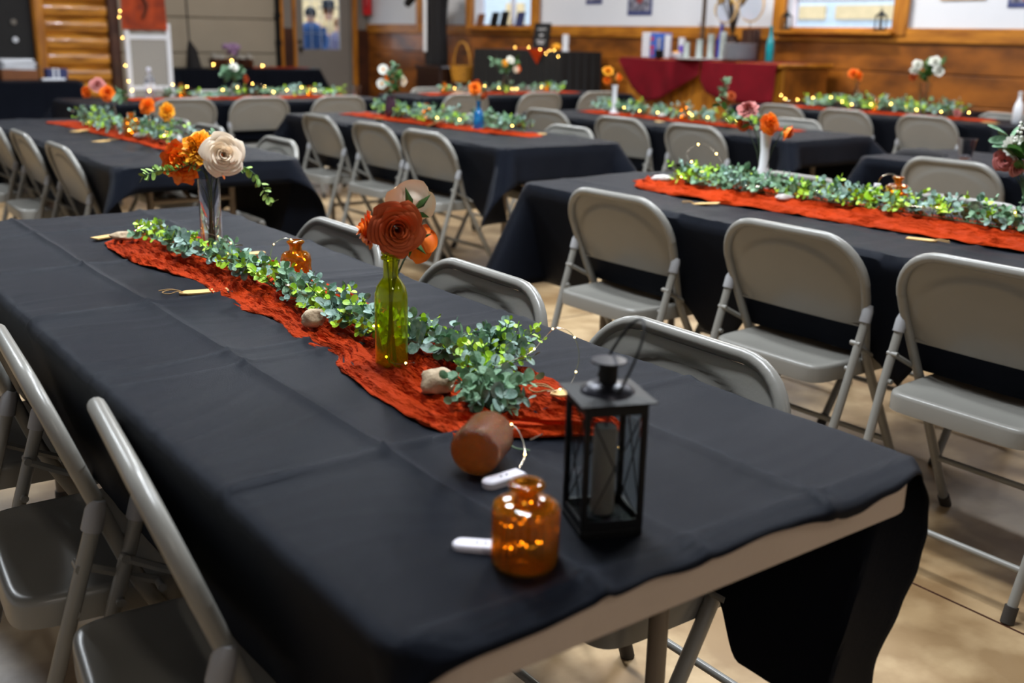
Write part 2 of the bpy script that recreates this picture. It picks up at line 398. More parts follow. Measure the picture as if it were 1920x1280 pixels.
# ------------------------------------------------------------ folding tables and their cloths
TZ = .74
def table(label, x0, y0, L=2.44, W=.76, rz=0, group='long folding tables'):
    """local: x across 0..W, y along 0..L, origin at that corner"""
    t = thing('folding_table', label, 'table', (x0, y0, 0), rz, group)
    r = .055; pts = []
    for cx, cy, a0 in ((W-r, L-r, 0), (r, L-r, 90), (r, r, 180), (W-r, r, 270)):
        for k in range(7):
            a = math.radians(a0+90*k/6); pts.append((cx+r*cos(a), cy+r*sin(a)))
    b = MB(); n = len(pts); cx, cy = W/2, L/2
    rings = [(.98, TZ-.058), (1.0, TZ-.054), (1.0, TZ-.006), (.994, TZ-.001)]
    vs = [(cx+(x-cx)*s if abs(s-1) > 0 else x, cy+(y-cy)*(1-(1-s)*.4), z) for s, z in rings for x, y in pts]
    fs = [(k*n+i, k*n+(i+1) % n, (k+1)*n+(i+1) % n, (k+1)*n+i) for k in range(3) for i in range(n)]
    b.add(vs, fs, False); b.add(vs[-n:], [tuple(range(n))]); b.add(vs[:n], [tuple(reversed(range(n)))])
    b.build('tabletop', M['plastic'], t)
    MB().box((W/2, L/2, TZ-.068), (W-.16, L-.2, .02)).build('frame', M['tleg'], t)
    for y, s in ((.26, 1), (L-.26, -1)):
        for x in (W/2-.18, W/2+.18):
            MB().tube([(x, y, TZ-.05), (x, y, .03)], .0145, 12).build('leg', M['tleg'], t)
            MB().cyl((x, y, 0), (x, y, .04), .018, n=12).build('foot_cap', M['foot'], t)
        q = MB(); q.cyl((W/2-.18, y, .16), (W/2+.18, y, .16), .011, n=10); q.cyl((W/2-.18, y, .56), (W/2+.18, y, .56), .011, n=10)
        q.build('crossbar', M['tleg'], t)
        MB().tube([(W/2, y, .56), (W/2, y+s*.42, TZ-.07)], .009, 8).build('brace', M['tleg'], t)
    return t

def cloth(label, x0, y0, drops, L=2.44, W=.76, seed=0, res=.025, crx=(), cry=(), rz=0, name='tablecloth', m='cloth', Z=None, flare=.5, wave=None, hang=1, push=(), tuck=.27, cat='tablecloth', group='black tablecloths'):
    """drops: left, right, near, far (length of cloth past each edge)"""
    Z = (TZ if Z is None else Z)+.002; R = .06; rb = .02
    dl, dr, dn, df = drops
    U0, U1, V0, V1 = -dl, W+dr, -dn, L+df
    nu = int((U1-U0)/res); nv = int((V1-V0)/res)
    def f(i, j):
        u = U0+(U1-U0)*i/nu; v = V0+(V1-V0)*j/nv
        for side, vc in push:
            k = max(0, min(1, (.30-abs(v-vc))/.08)); k = k*k*(3-2*k)
            if side < 0 and u < 0: u *= 1-.20*k
            if side > 0 and u > W: u = W+(u-W)*(1-.20*k)
        if wave:
            u0, v0 = wave(u, v, (u-U0)/(U1-U0), (v-V0)/(V1-V0)); u, v = u0, v0
        cx = min(max(u, R), W-R); cy = min(max(v, R), L-R)
        a, b = u-cx, v-cy; rho = hypot(a, b); ov = rho-R
        # top wrinkles
        h = .0026*nz(u*3+seed, v*9, seed)+.0030*nz(u*1.7, v*2.2+seed, 5)
        rp = 1-abs(nz(u*2.2+seed*3, v*13+1.5*nz(u*3, v*2, 2), 9))*2
        h += .0075*max(0, rp-.4)*(.5+nz(u*2, v*1.3, seed+7))
        for c, am in crx:
            d = u-c-.010*nz(v*1.6, c*9, seed); h += am*(exp(-(d/.008)**2)+.5*exp(-(d/.032)**2))
        for c, am in cry:
            d = v-c-.012*nz(u*2.6, c*9, seed); h += am*(exp(-(d/.008)**2)+.3*exp(-(d/.028)**2))
        for c, am in crx:
            for c2, am2 in cry:
                q = hypot(u-c, v-c2); h += .003*exp(-(q/.03)**2)*nz(u*60, v*60, 3)
        if ov <= 0: return Vector((u, v, Z+max(h, -.001)))
        dx, dy = a/rho, b/rho
        if ov < rb*pi/2: out = rb*sin(ov/rb); dn_ = rb*(1-cos(ov/rb))
        else: out = rb; dn_ = rb+ov-rb*pi/2
        crn = 2*abs(dx*dy)            # 0 on sides, 1 on the diagonal
        al = flare*crn
        s_ = u if abs(dy) > abs(dx) else v
        dd = max(0, dn_-.02)
        fold = (nz(s_*4.2, seed+3, round(dx)*3+round(dy)*5)*.5+nz(s_*10, seed+4, round(dx)*3+round(dy)*5)*.28)
        lng = dx*dx if push else 0
        lean = dd*sin(al)+(1-crn)*(dd*(.05-(.05+tuck)*lng)+min(dd, .25)*fold*(.22-.15*lng)*hang)
        z = Z-dn_+dd*(1-cos(al))+h*max(0, 1-ov*10)
        return Vector((cx+dx*(R+out+lean), cy+dy*(R+out+lean), z))
    b = MB().grid(nu, nv, f)
    o = b.build(name, M[m]); o.location = (x0, y0, 0); o.rotation_euler = (0, 0, rz)
    so = o.modifiers.new('thickness', 'SOLIDIFY'); so.thickness = .0012; so.offset = 1
    return tag(o, label, cat, group)

# ------------------------------------------------------------ folding chair
def make_chair():
    t = thing('folding_chair', 'x', 'chair', (0, 0, 0), 0, 'grey folding chairs')
    P = M['paint']
    def fx(z): return .215-.548*z if z < .45 else -.0316-(z-.45)*.36
    def fy(z):
        return interp([(0, .212), (.44, .208), (.54, .222), (.62, .233), (.68, .236)], z)
    # U shaped back tube
    pts = []
    for z in (.43, .47, .52, .57, .62, .655): pts.append((fx(z), -fy(z), z))
    r = .118; zc = .785-.013-r
    for k in range(0, 10):
        a = k/9*pi/2; pts.append((fx(zc+r*sin(a)), -(.236-r+r*cos(a)), zc+r*sin(a)))
    pts += [(x, -y, z) for x, y, z in reversed(pts)]
    MB().tube(pts, .0128, 12).build('back_frame', P, t)
    # backrest panel
    zb, zt = .535, .760
    def wz(z):
        w = fy(min(z, .655))-.004
        if z > zc: w = .236-r+sqrt(max(0, r*r-(z-zc)**2))-.002
        return w
    b = MB()
    for side in (0, 1):
        def g(i, j, side=side):
            z = zb+(zt-zb)*j/28; s = -1+2*i/32; y = s*(wz(z)-.006)
            bow = .004-.007*(1-s*s)*(1-((j/28)-.4)**2*.8)
            e = hypot(y/.205, (z-.60)/.135)
            inset = .006*(1/(1+exp((e-1)*60)))
            return Vector((fx(z)+bow+(.0012-inset*1 if side else -.0012-inset), y, z))
        if side: b.grid(32, 28, g)
        else: b.grid(32, 28, lambda i, j: g(32-i, j))
    b.tube([(fx(zb)+.004-.007*(1-s*s), s*wz(zb), zb) for s in [k/12-1 for k in range(25)]], .0055, 8)
    b.build('backrest', P, t)
    # seat pan
    b = MB(); n = 48
    def ring(sc, z, dish=0):
        out = []
        for k in range(n):
            a = 2*pi*k/n; e = 2/9.0
            x = .205*abs(cos(a))**e*(1 if cos(a) > 0 else -1); y = .197*abs(sin(a))**e*(1 if sin(a) > 0 else -1)
            y *= 1-.05*(x < 0)*abs(x)/.2
            out.append((x*sc-.005, y*sc, z))
        return out
    rs = [ring(.98, .386), ring(1, .388), ring(1, .424), ring(.992, .431), ring(.97, .4345), ring(.92, .435), ring(.82, .430), ring(.4, .427), ring(.01, .426)]
    vs = [v for q in rs for v in q]
    b.add(vs, [(k*n+i, k*n+(i+1) % n, (k+1)*n+(i+1) % n, (k+1)*n+i) for k in range(len(rs)-1) for i in range(n)], True)
    b.add(ring(.97, .395), [tuple(reversed(range(n)))])
    b.build('seat', P, t)
    for s in (-1, 1):
        l = MB().tube([(fx(.44), s*fy(.44), .44), (fx(.25), s*.211, .25), (fx(.015), s*.214, .015)], .0128, 12).build('leg', P, t)
        MB().cyl((fx(.035), s*.214, .035), (fx(0)+.001, s*.214, .001), .016, n=12).build('foot_cap', M['foot'], l)
        l = MB().tube([(-.090, s*.238, .565), (-.135, s*.238, .42), (-.255, s*.228, .02)], .0118, 12).build('leg', P, t)
        MB().tube([(-.081, s*.238, .60), (-.086, s*.238, .585), (-.094, s*.238, .555)], [.0105, .015, .0155], 12).build('leg_cap', M['cap'], l)
        MB().cyl((-.249, s*.228, .04), (-.260, s*.2275, .001), .0155, n=12).build('foot_cap', M['foot'], l)
        h = MB(); h.tube([(-.118, s*.226, .50), (-.07, s*.222, .475), (.0, s*.22, .44)], .007, 6)
        for x, z in ((-.116, .50), (-.002, .44), (-.128, .43)): h.cyl((x, s*.218, z), (x, s*.247, z), .007, n=10)
        h.build('hinge_arm', P, t)
    MB().cyl((fx(.17), -.212, .17), (fx(.17), .212, .17), .0085, n=10).build('crossbar', P, t)
    MB().cyl((-.225, -.23, .12), (-.225, .23, .12), .0085, n=10).build('crossbar', P, t)
    return t
CH0 = make_chair(); ch_used = [0]
def chair(bx, by, rz, label, jit=0):
    """bx, by: where the top of the backrest stands"""
    o = CH0 if not ch_used[0] else copy_tree(CH0); ch_used[0] = 1
    a = math.radians(rz+jit); off = -.152
    o.location = (bx-off*cos(a), by-off*sin(a), 0); o.rotation_euler = (0, 0, a); o['label'] = label
    return o

# ------------------------------------------------------------ things on the tables
def runner(label, pts_l, pts_r, y0, y1, res=.008, seed=0, amp=.016, x=0, y=0, rz=0):
    """edges given as tables of (y, x)"""
    nv = int((y1-y0)/res); nu = max(10, int(.26/res))
    def f(i, j):
        t = y0+(y1-y0)*j/nv; s = i/nu
        a = interp(pts_l, t)+.010*nz(t*9, seed, 1)+.005*nz(t*30, seed, 2); b_ = interp(pts_r, t)+.010*nz(t*8, seed, 3)+.005*nz(t*27, seed, 4)
        u = a+(b_-a)*s
        yy = t+.02*nz(s*5, seed, t*.4)+.012*nz(s*16, seed, 8)
        wv = s*15+2.6*nz(t*2.2, s*2, seed)
        rg = 1-min(1.3, abs(nz(wv*1.1, t*2.8, seed+9))*4.5)
        r2 = 1-min(1.3, abs(nz(wv*1.7+nz(t*9, s*4, 6)*.9, t*4.5, seed+19))*4.5)
        e = min(1, min(s, 1-s)*9)*min(1, min(j, nv-j)/4)
        z = TZ+.006+max(0, amp*(.45*max(rg, -.3)+.34*max(r2, -.3)+.25*nz(u*8, t*6, seed)+.3))*(.35+.65*e)
        return Vector((u, yy, z))
    o = MB().grid(nu, nv, f).build('table_runner', M['rust'])
    o.location = (x, y, 0); o.rotation_euler = (0, 0, rz)
    so = o.modifiers.new('thickness', 'SOLIDIFY'); so.thickness = .001
    return tag(o, label, 'table runner', 'rust gauze table runners')

def leaf(b, p, d, nrm, r, ln=1.08):
    d = d.normalized(); n_ = nrm-d*nrm.dot(d)
    if n_.length < 1e-4: n_ = d.orthogonal()
    n_.normalize(); s = d.cross(n_); vs = [p]; k = 10
    for i in range(k):
        a = 2*pi*i/k
        vs.append(p+d*r*ln*(1-cos(a))+s*r*sin(a)*.86+n_*r*.28*(sin(a)**2)*.8)
    vs[0] = p+d*r*ln-n_*r*.05
    b.add(vs, [(0, i+1, (i+1) % k+1) for i in range(k)], True)

def garland(label, path, seed=0, n=150, wid=.05, hgt=.05, lr=(.006, .0125), loc=(0, 0, 0), rz=0, group='eucalyptus garlands', lime=.36):
    rnd = random.Random(seed)
    t = thing('eucalyptus_garland', label, 'garland', loc, rz, group)
    P = smooth_path(path, 10); m = len(P)
    MB().tube(P, .0022, 6).build('vine', M['vine'], t)
    V = MB(); A = MB(); B = MB(); C = MB()
    for k in range(n):
        q = (k+rnd.random())/n*(m-1.001); i = int(q); p = P[i].lerp(P[i+1], q-i); d0 = (P[i+1]-P[i]).normalized()
        side = Vector((-d0.y, d0.x, 0)); s = rnd.uniform(-1, 1)
        d = (d0*rnd.uniform(-.3, 1)+side*s*1.1+Vector((0, 0, rnd.uniform(.05, 1.1)*(1.15-abs(s)*.7)))).normalized()
        ln = rnd.uniform(.55, 1)*(wid*abs(s)+hgt*(1-abs(s)*.5)+.012)
        e = p+d*ln+Vector((0, 0, .15*ln)); e.z = max(e.z, TZ+.016)
        mid = p.lerp(e, .5)+Vector((0, 0, .006))
        V.tube([p, mid, e], [.0011, .0009, .0006], 4, cap=False)
        kind = .5+.5*nz(p.x*9, p.y*9, seed)*2+rnd.uniform(-.35, .35); bb = A if kind < (1-lime)*.55 else (B if kind < 1-lime else C)
        r = rnd.uniform(*lr)*(.72 if bb is C else 1)
        for q2 in ([.4, .82] if ln > .03 else [.7]):
            c = p.lerp(mid, q2*2) if q2 < .5 else mid.lerp(e, q2*2-1)
            rr = r*(1.12-q2*.4); ax = d.cross(Vector((rnd.uniform(-1, 1), rnd.uniform(-1, 1), rnd.uniform(-1, 1)))).normalized()
            for sg in (-1, 1):
                ld = (ax*sg+d*.45+Vector((0, 0, .15))).normalized()
                leaf(bb, c+Vector((0, 0, .001)), ld, (d*.8+Vector((rnd.uniform(-.8, .5), rnd.uniform(-.9, .3), rnd.uniform(.4, 1.3)))), rr)
        leaf(bb, e, (d+Vector((0, 0, .3))).normalized(), Vector((rnd.uniform(-1, 1), rnd.uniform(-1, 1), .6)), r*.55)
    V.build('stems', M['vine'], t)
    for bb, nm, mm in ((A, 'round_leaves', 'sage'), (B, 'frosted_leaves', 'teal'), (C, 'young_leaves', 'lime')):
        if bb.v:
            for i_, v in enumerate(bb.v):
                if v[2] < TZ+.007: bb.v[i_] = (v[0], v[1], TZ+.007+(TZ+.007-v[2])*.2)
            bb.build(nm, M[mm], t)
    return t

def lights(label, path, nb, seed=0, rb=.0028, mt='bulb', group='fairy light strings', pack=None, wr=.0006):
    rnd = random.Random(seed)
    t = thing('fairy_lights', label, 'string lights', tuple(path[0]), 0, group)
    o = Vector(path[0]); P = [p-o for p in smooth_path(path, 8)]
    MB().tube(P, wr, 5).build('wire', M['wire'], t)
    bb = MB().ball((0, 0, 0), rb, 8)
    first = None
    for k in range(nb):
        p = P[min(len(P)-1, int((k+.5)/nb*(len(P)-1)))]
        if first is None: first = bb.build('bulb', M[mt], t); ob = first
        else: ob = first.copy(); COL.objects.link(ob); ob.parent = t
        ob.location = p+Vector((0, 0, rb*.6))
    if pack:
        pk = battery(t, Vector(pack[:3])-o, pack[3])
    return t
def battery(parent, c, a, tilt=0):
    b = MB(); pts = []
    w_, l_ = .0105, .030
    for k in range(9):
        q = pi/2+pi*k/8; pts.append((-l_+w_+w_*cos(q)*.9-.0, w_*sin(q)))
    pts += [(l_, -w_), (l_, w_)]
    n = len(pts); vs = [(x, y, 0) for x, y in pts]+[(x, y, .007) for x, y in pts]+[(x*.93, y*.86, .009) for x, y in pts]
    b.add(vs, [tuple(reversed(range(n))), tuple(range(2*n, 3*n))]+[(k*n+i, k*n+(i+1) % n, (k+1)*n+(i+1) % n, (k+1)*n+i) for k in (0, 1) for i in range(n)])
    o = b.build('battery_pack', M['white'], parent, c, fixn=True); o.rotation_euler = (tilt, 0, a)
    sb = MB()
    for x in (-.003, .006): sb.cyl((x, 0, .0085), (x, 0, .0098), .0014, n=8)
    sb.build('screw', M['black'], o)
    return o

def wood_tag(label, p, a, L=.075, W=.035, tilt=0, group='wooden place tags', twine=True):
    t = thing('wooden_place_tag', label, 'place tag', p, a, group)
    b = MB(); pts = [(-L/2, -W/2), (L/2-.015, -W/2), (L/2, -W/5), (L/2, W/5), (L/2-.015, W/2), (-L/2, W/2)]; n = 6
    Mx = Matrix.Rotation(tilt, 4, 'Y')
    vs = [Mx @ Vector((x, y, z)) for z in (0, .003) for x, y in pts]
    b.add(vs, [tuple(reversed(range(n))), tuple(range(n, 2*n))]+[(i, (i+1) % n, n+(i+1) % n, n+i) for i in range(n)])
    b.build('wood_slip', M['tagwood'], t)
    if twine:
        e = Mx @ Vector((L/2-.008, 0, .003))
        MB().tube(smooth_path([e, e+Vector((.012, .008, .004)), e+Vector((.028, .012, .001)), e+Vector((.04, 0, .002)), e+Vector((.028, -.012, .003)), e+Vector((.012, -.005, .004)), e], 6), .0011, 6).build('twine_bow', M['twine'], t)
        MB().tube(smooth_path([e, e+Vector((.02, -.02, .003)), e+Vector((.045, -.022, .001))], 6), .0011, 6).build('twine_tail', M['twine'], t)
    return t

def stone(label, p, r, sc, m='stone', seed=0, rz=0):
    b = MB().ball((0, 0, sc[2]*r), r, 22, sc, Matrix.Rotation(rz, 4, 'Z'), wob=.28, seed=seed)
    b.v = [(x, y, max(z, r*sc[2]*.12)) for x, y, z in b.v]
    o = b.build('stone', M[m], None, p)
    return tag(o, label, 'stone', 'stones on the table runners')

def rose(b, c, d, R, seed=0, layers=7, open_=1.0, ruffle=0):
    """spiral petals around axis d, adds to builder b"""
    rnd = random.Random(seed); d = Vector(d).normalized(); Q = d.to_track_quat('Z', 'Y').to_matrix().to_4x4(); c = Vector(c)
    ang = rnd.uniform(0, 6)
    for L_ in range(layers):
        q = (L_+.6)/layers; n = [2, 3, 3, 3, 4, 4, 5, 5][min(L_, 7)]; ri = R*(.07+.68*q)
        hh = R*(1.0-.30*q*open_); wa = 2*pi/n*.78
        for k in range(n):
            a0 = ang+2*pi*k/n+rnd.uniform(-.12, .12); tw = rnd.uniform(-.1, .1)
            def f(i, j, a0=a0, ri=ri, hh=hh, q=q, tw=tw):
                s = -1+2*i/6; t = j/5
                w_ = (.45+.55*sin(min(t*1.3, 1)*pi/2))*sqrt(1-min(.97, max(0, t-.5)/.505)**2*(.82 if not ruffle else .3))
                a = a0+s*wa*w_*.98+tw*t
                rad = ri*(.28+.72*t**.55)*(1+.09*s)+R*(.04+.20*q)*t**4
                z = -R*.45+hh*t*(1-.10*abs(s)**2*t)-R*(.03+.16*q)*t**6+R*.24*(1-q)
                if ruffle: rad += ruffle*R*.18*t*sin(s*9+a0*3); z += ruffle*R*.1*t*cos(s*7+a0)
                return c+Q @ Vector((rad*cos(a), rad*sin(a), z))
            b.grid(10, 9, lambda i, j, f=f: f(i*6/10, j*5/9))
        ang += 2*pi/n*.5+.5
    return b

def calyx(b, c, d, R):
    d = Vector(d).normalized(); Q = d.to_track_quat('Z', 'Y').to_matrix().to_4x4(); c = Vector(c)
    for k in range(5):
        a = 2*pi*k/5
        vs = [c+Q @ Vector(v) for v in ((0, 0, -R*.52), (cos(a-.35)*R*.42, sin(a-.35)*R*.42, -R*.42), (cos(a)*R*.85, sin(a)*R*.85, -R*.18), (cos(a+.35)*R*.42, sin(a+.35)*R*.42, -R*.42), (cos(a)*R*.45, sin(a)*R*.45, -R*.52))]
        b.add(vs, [(0, 1, 4), (0, 4, 3), (4, 1, 2), (4, 2, 3)], True)

def flower(name, label, base, head, d, R, m, cat='flower', seed=0, layers=6, open_=1, ruffle=0, bend=None, leaves=0, group='flowers in the table vases', stemm='dstem', cal=True, mid=None):
    t = thing(name, label, cat, tuple(base), 0, group); o = Vector(base); h = Vector(head)-o; d = Vector(d).normalized()
    b = MB(); rose(b, h, d, R, seed, layers, open_, ruffle); b.build('petals', M[m], t)
    s0 = h-d*R*.5
    md = Vector(mid)-o if mid else Vector((s0.x*.35, s0.y*.35, s0.z*.6))
    MB().tube(smooth_path([Vector((0, 0, .006)), md, s0], 8), .0016, 6).build('stem', M[stemm], t)
    if cal:
        b = MB(); calyx(b, h, d, R); b.build('calyx', M['green'], t)
    if leaves:
        b = MB(); rnd = random.Random(seed+5)
        for k in range(leaves):
            a = rnd.uniform(0, 6.28); leaf(b, s0-d*.012, Vector((cos(a), sin(a), -.1)), Vector((0, 0, 1)), R*.42, 1.4)
        b.build('leaf', M['green'], t)
    return t

def daisy(name, label, base, head, d, R, m='petal_white', seed=0, group='flowers in the table vases'):
    t = thing(name, label, 'flower', tuple(base), 0, group); o = Vector(base); h = Vector(head)-o; d = Vector(d).normalized()
    Q = d.to_track_quat('Z', 'Y').to_matrix().to_4x4(); b = MB()
    for k in range(14):
        a = 2*pi*k/14; x = h+Q @ Vector((cos(a)*R*.15, sin(a)*R*.15, 0)); leaf(b, x, Q @ Vector((cos(a), sin(a), .2)), Q @ Vector((0, 0, 1)), R*.3, 1.5)
    b.build('petals', M[m], t)
    MB().ball(h+d*.002, R*.25, 8).build('flower_centre', M['rose_yel'], t)
    MB().tube(smooth_path([Vector((0, 0, .006)), Vector((h.x*.3, h.y*.3, h.z*.5)), h-d*.003], 6), .0014, 5).build('stem', M['vine'], t)
    return t

def sprig(name, label, base, pts, lr, n, m='lime', seed=0, group='greenery sprigs in the table vases', ball_=False, blade=1.5):
    t = thing(name, label, 'greenery', tuple(base), 0, group); o = Vector(base); rnd = random.Random(seed)
    P = smooth_path([Vector(p)-o for p in pts], 8)
    MB().tube(P, .0013, 5).build('stem', M['vine'], t)
    b = MB(); m0 = len(P)//3
    for k in range(n):
        i = m0+int((len(P)-1-m0)*(k+.5)/n); p = P[i]; d = (P[min(i+1, len(P)-1)]-P[i-1]).normalized()
        for sg in (-1, 1):
            ax = d.cross(Vector((rnd.uniform(-1, 1), rnd.uniform(-1, 1), rnd.uniform(-.5, 1)))).normalized()
            if ball_: b.ball(p+ax*sg*lr*2, lr, 6)
            else: leaf(b, p, (ax*sg+d*.6), Vector((rnd.uniform(-1, 1), rnd.uniform(-1, 1), 1)), lr*rnd.uniform(.8, 1.2), blade)
    b.build('leaves', M[m], t)
    return t

def lathe_thing(name, label, cat, p, prof, m, n=28, group=None, flute=0, nf=0, f0=0, f1=99, part=None, closed=True):
    b = MB().lathe(prof, n, flute=flute, nf=nf, f0=f0, f1=f1, closed=closed)
    o = b.build(name, M[m], None, p, fixn=True)
    return tag(o, label, cat, group)
def hollow(outer, th, base=None):
    """closed profile of a vessel: up the outside, down the inside"""
    base = base or th*1.5
    inn = [(max(r-th, .0015), z) for r, z in reversed(outer) if z > base*1.05]
    inn.append((max(interp([(z, r) for r, z in outer], base)-th, .0015), base))
    return [(.0008, outer[0][1])]+outer+inn+[(.0008, base)]

# ============================================================ TABLES
FOLD = [(.02, .005), (.42, .005), (.86, .0028), (.93, .004), (1.32, .0055), (1.76, .004), (2.2, .003)]
table('long beige folding table nearest the camera, its plastic end bare under the cloth', -.76, 0)
cloth('creased black tablecloth on the nearest table, with the black lantern on it', -.76, 0, (.385, .385, .019, .14), seed=1, res=.0085, push=[(-1, .555), (-1, 1.02), (-1, 1.62), (1, .51), (1, 1.11), (1, 1.75)],
      crx=[(.20, .0060), (.55, .0042), (.345, .0022)], cry=FOLD, flare=.5,
      wave=lambda u, v, a, b: (u, v+(.014*nz(u*6, 1, 2)+.005*nz(u*17, 4, 2))*max(0, 1-b*14)))
table('long folding table behind the nearest one at left', .05, 3.5)
cloth('black tablecloth on the second table at left, its short end hanging toward the nearest table', .05, 3.5, (.385, .385, .11, .10), seed=2, push=[(-1, .61), (-1, 1.28), (-1, 1.9), (1, .48), (1, 1.3), (1, 1.8)], crx=[(.2, .003), (.56, .003)], cry=[(.4, .003), (.8, .003), (1.2, .003), (1.6, .003), (2.0, .002)], flare=.55)
table('long folding table to the right of the nearest one, with the white bud vase', 1.2, 0.0)
cloth('black tablecloth with long drop on the table right of the nearest one', 1.2, 0.0, (.385, .385, .2, .40), seed=3, push=[(-1, .57), (-1, 1.15), (-1, 1.86), (1, 1.19), (1, 1.87)], crx=[(.2, .003), (.56, .003)], cry=[(.4, .003), (.8, .003), (1.2, .003), (1.6, .003), (2.0, .002)], flare=.42)
table('long folding table in the middle of the hall with the blue bottle', 1.87, 3.47)
cloth('black tablecloth on the middle table with the blue bottle', 1.87, 3.47, (.385, .385, .19, .12), seed=4, push=[(-1, .58), (-1, 1.13), (-1, 1.79), (1, .53), (1, 1.43)], crx=[(.2, .003), (.56, .003)], cry=[(.4, .003), (1.2, .003), (2.0, .002)], flare=.65)
table('long folding table with the white column vase', 3.56, 3.12)
cloth('black tablecloth on the table with the white column vase', 3.56, 3.12, (.385, .385, .16, .12), seed=5, push=[(-1, .67), (-1, 1.32), (-1, 2.08), (1, .75)], crx=[(.2, .003), (.56, .003)], cry=[(.4, .003), (1.2, .003), (2.0, .002)], flare=.85)
table('folding table at the right edge with the clear plastic cup', 3.24, 0.0)
cloth('black tablecloth on the right-hand table under the clear plastic cup', 3.24, 0.0, (.385, .385, .2, .3), seed=6, push=[(-1, 1.92)], crx=[(.2, .003), (.56, .003)], cry=[(.8, .003), (1.6, .003)], flare=.5)
table('long folding table before the stained wood wainscot', 5.86, 3.2)
cloth('black tablecloth on the long table before the stained wood wainscot', 5.86, 3.2, (.385, .385, .2, .2), seed=7, push=[(-1, .52), (-1, 1.22), (-1, 1.82), (1, .45)], crx=[(.38, .003)], cry=[(1.2, .003)], flare=.6)
table('folding table crosswise in the back row at left, with the clear water bottle', .92, 7.88, rz=-pi/2)
cloth('black tablecloth on the back row left table with the clear water bottle', .92, 7.88, (.385, .385, .2, .2), seed=8, push=[(1, .69), (1, 1.28), (1, 1.95), (-1, 1.34), (-1, 2.1)], crx=[(.38, .003)], cry=[(1.2, .003)], rz=-pi/2, flare=.7)
table('folding table in the back row centre, under the jar of white and orange flowers', 3.72, 7.92, rz=-pi/2)
cloth('black tablecloth on the back row centre table with the flower jar', 3.72, 7.92, (.385, .385, .2, .2), seed=9, push=[(1, .38), (1, 1.2), (1, 1.9), (-1, .64), (-1, 1.14), (-1, 1.83)], crx=[(.38, .003)], cry=[(1.2, .003)], rz=-pi/2, flare=.7)
table('bare-topped black-covered table against the wainscot under the window', 6.76, 4.15, L=1.52, W=.7)
cloth('plain black tablecloth on the empty table against the wainscot', 6.76, 4.15, (.385, .2, .2, .2), L=1.52, W=.7, seed=10, flare=.6)
table('folding table before the log partition at far left', -.55, 11.40, rz=-pi/2)
cloth('plain black tablecloth on the table before the log partition', -.55, 11.40, (.2, .6, .2, .3), seed=11, rz=-pi/2, flare=.5)
table('black-covered table before the beige garage door', 4.05, 14.75, L=2.2, W=.7, rz=-pi/2)
cloth('black floor-length tablecloth on the table before the beige garage door', 4.05, 14.75, (.2, .7, .3, .45), L=2.2, W=.7, seed=12, rz=-pi/2, flare=.5)

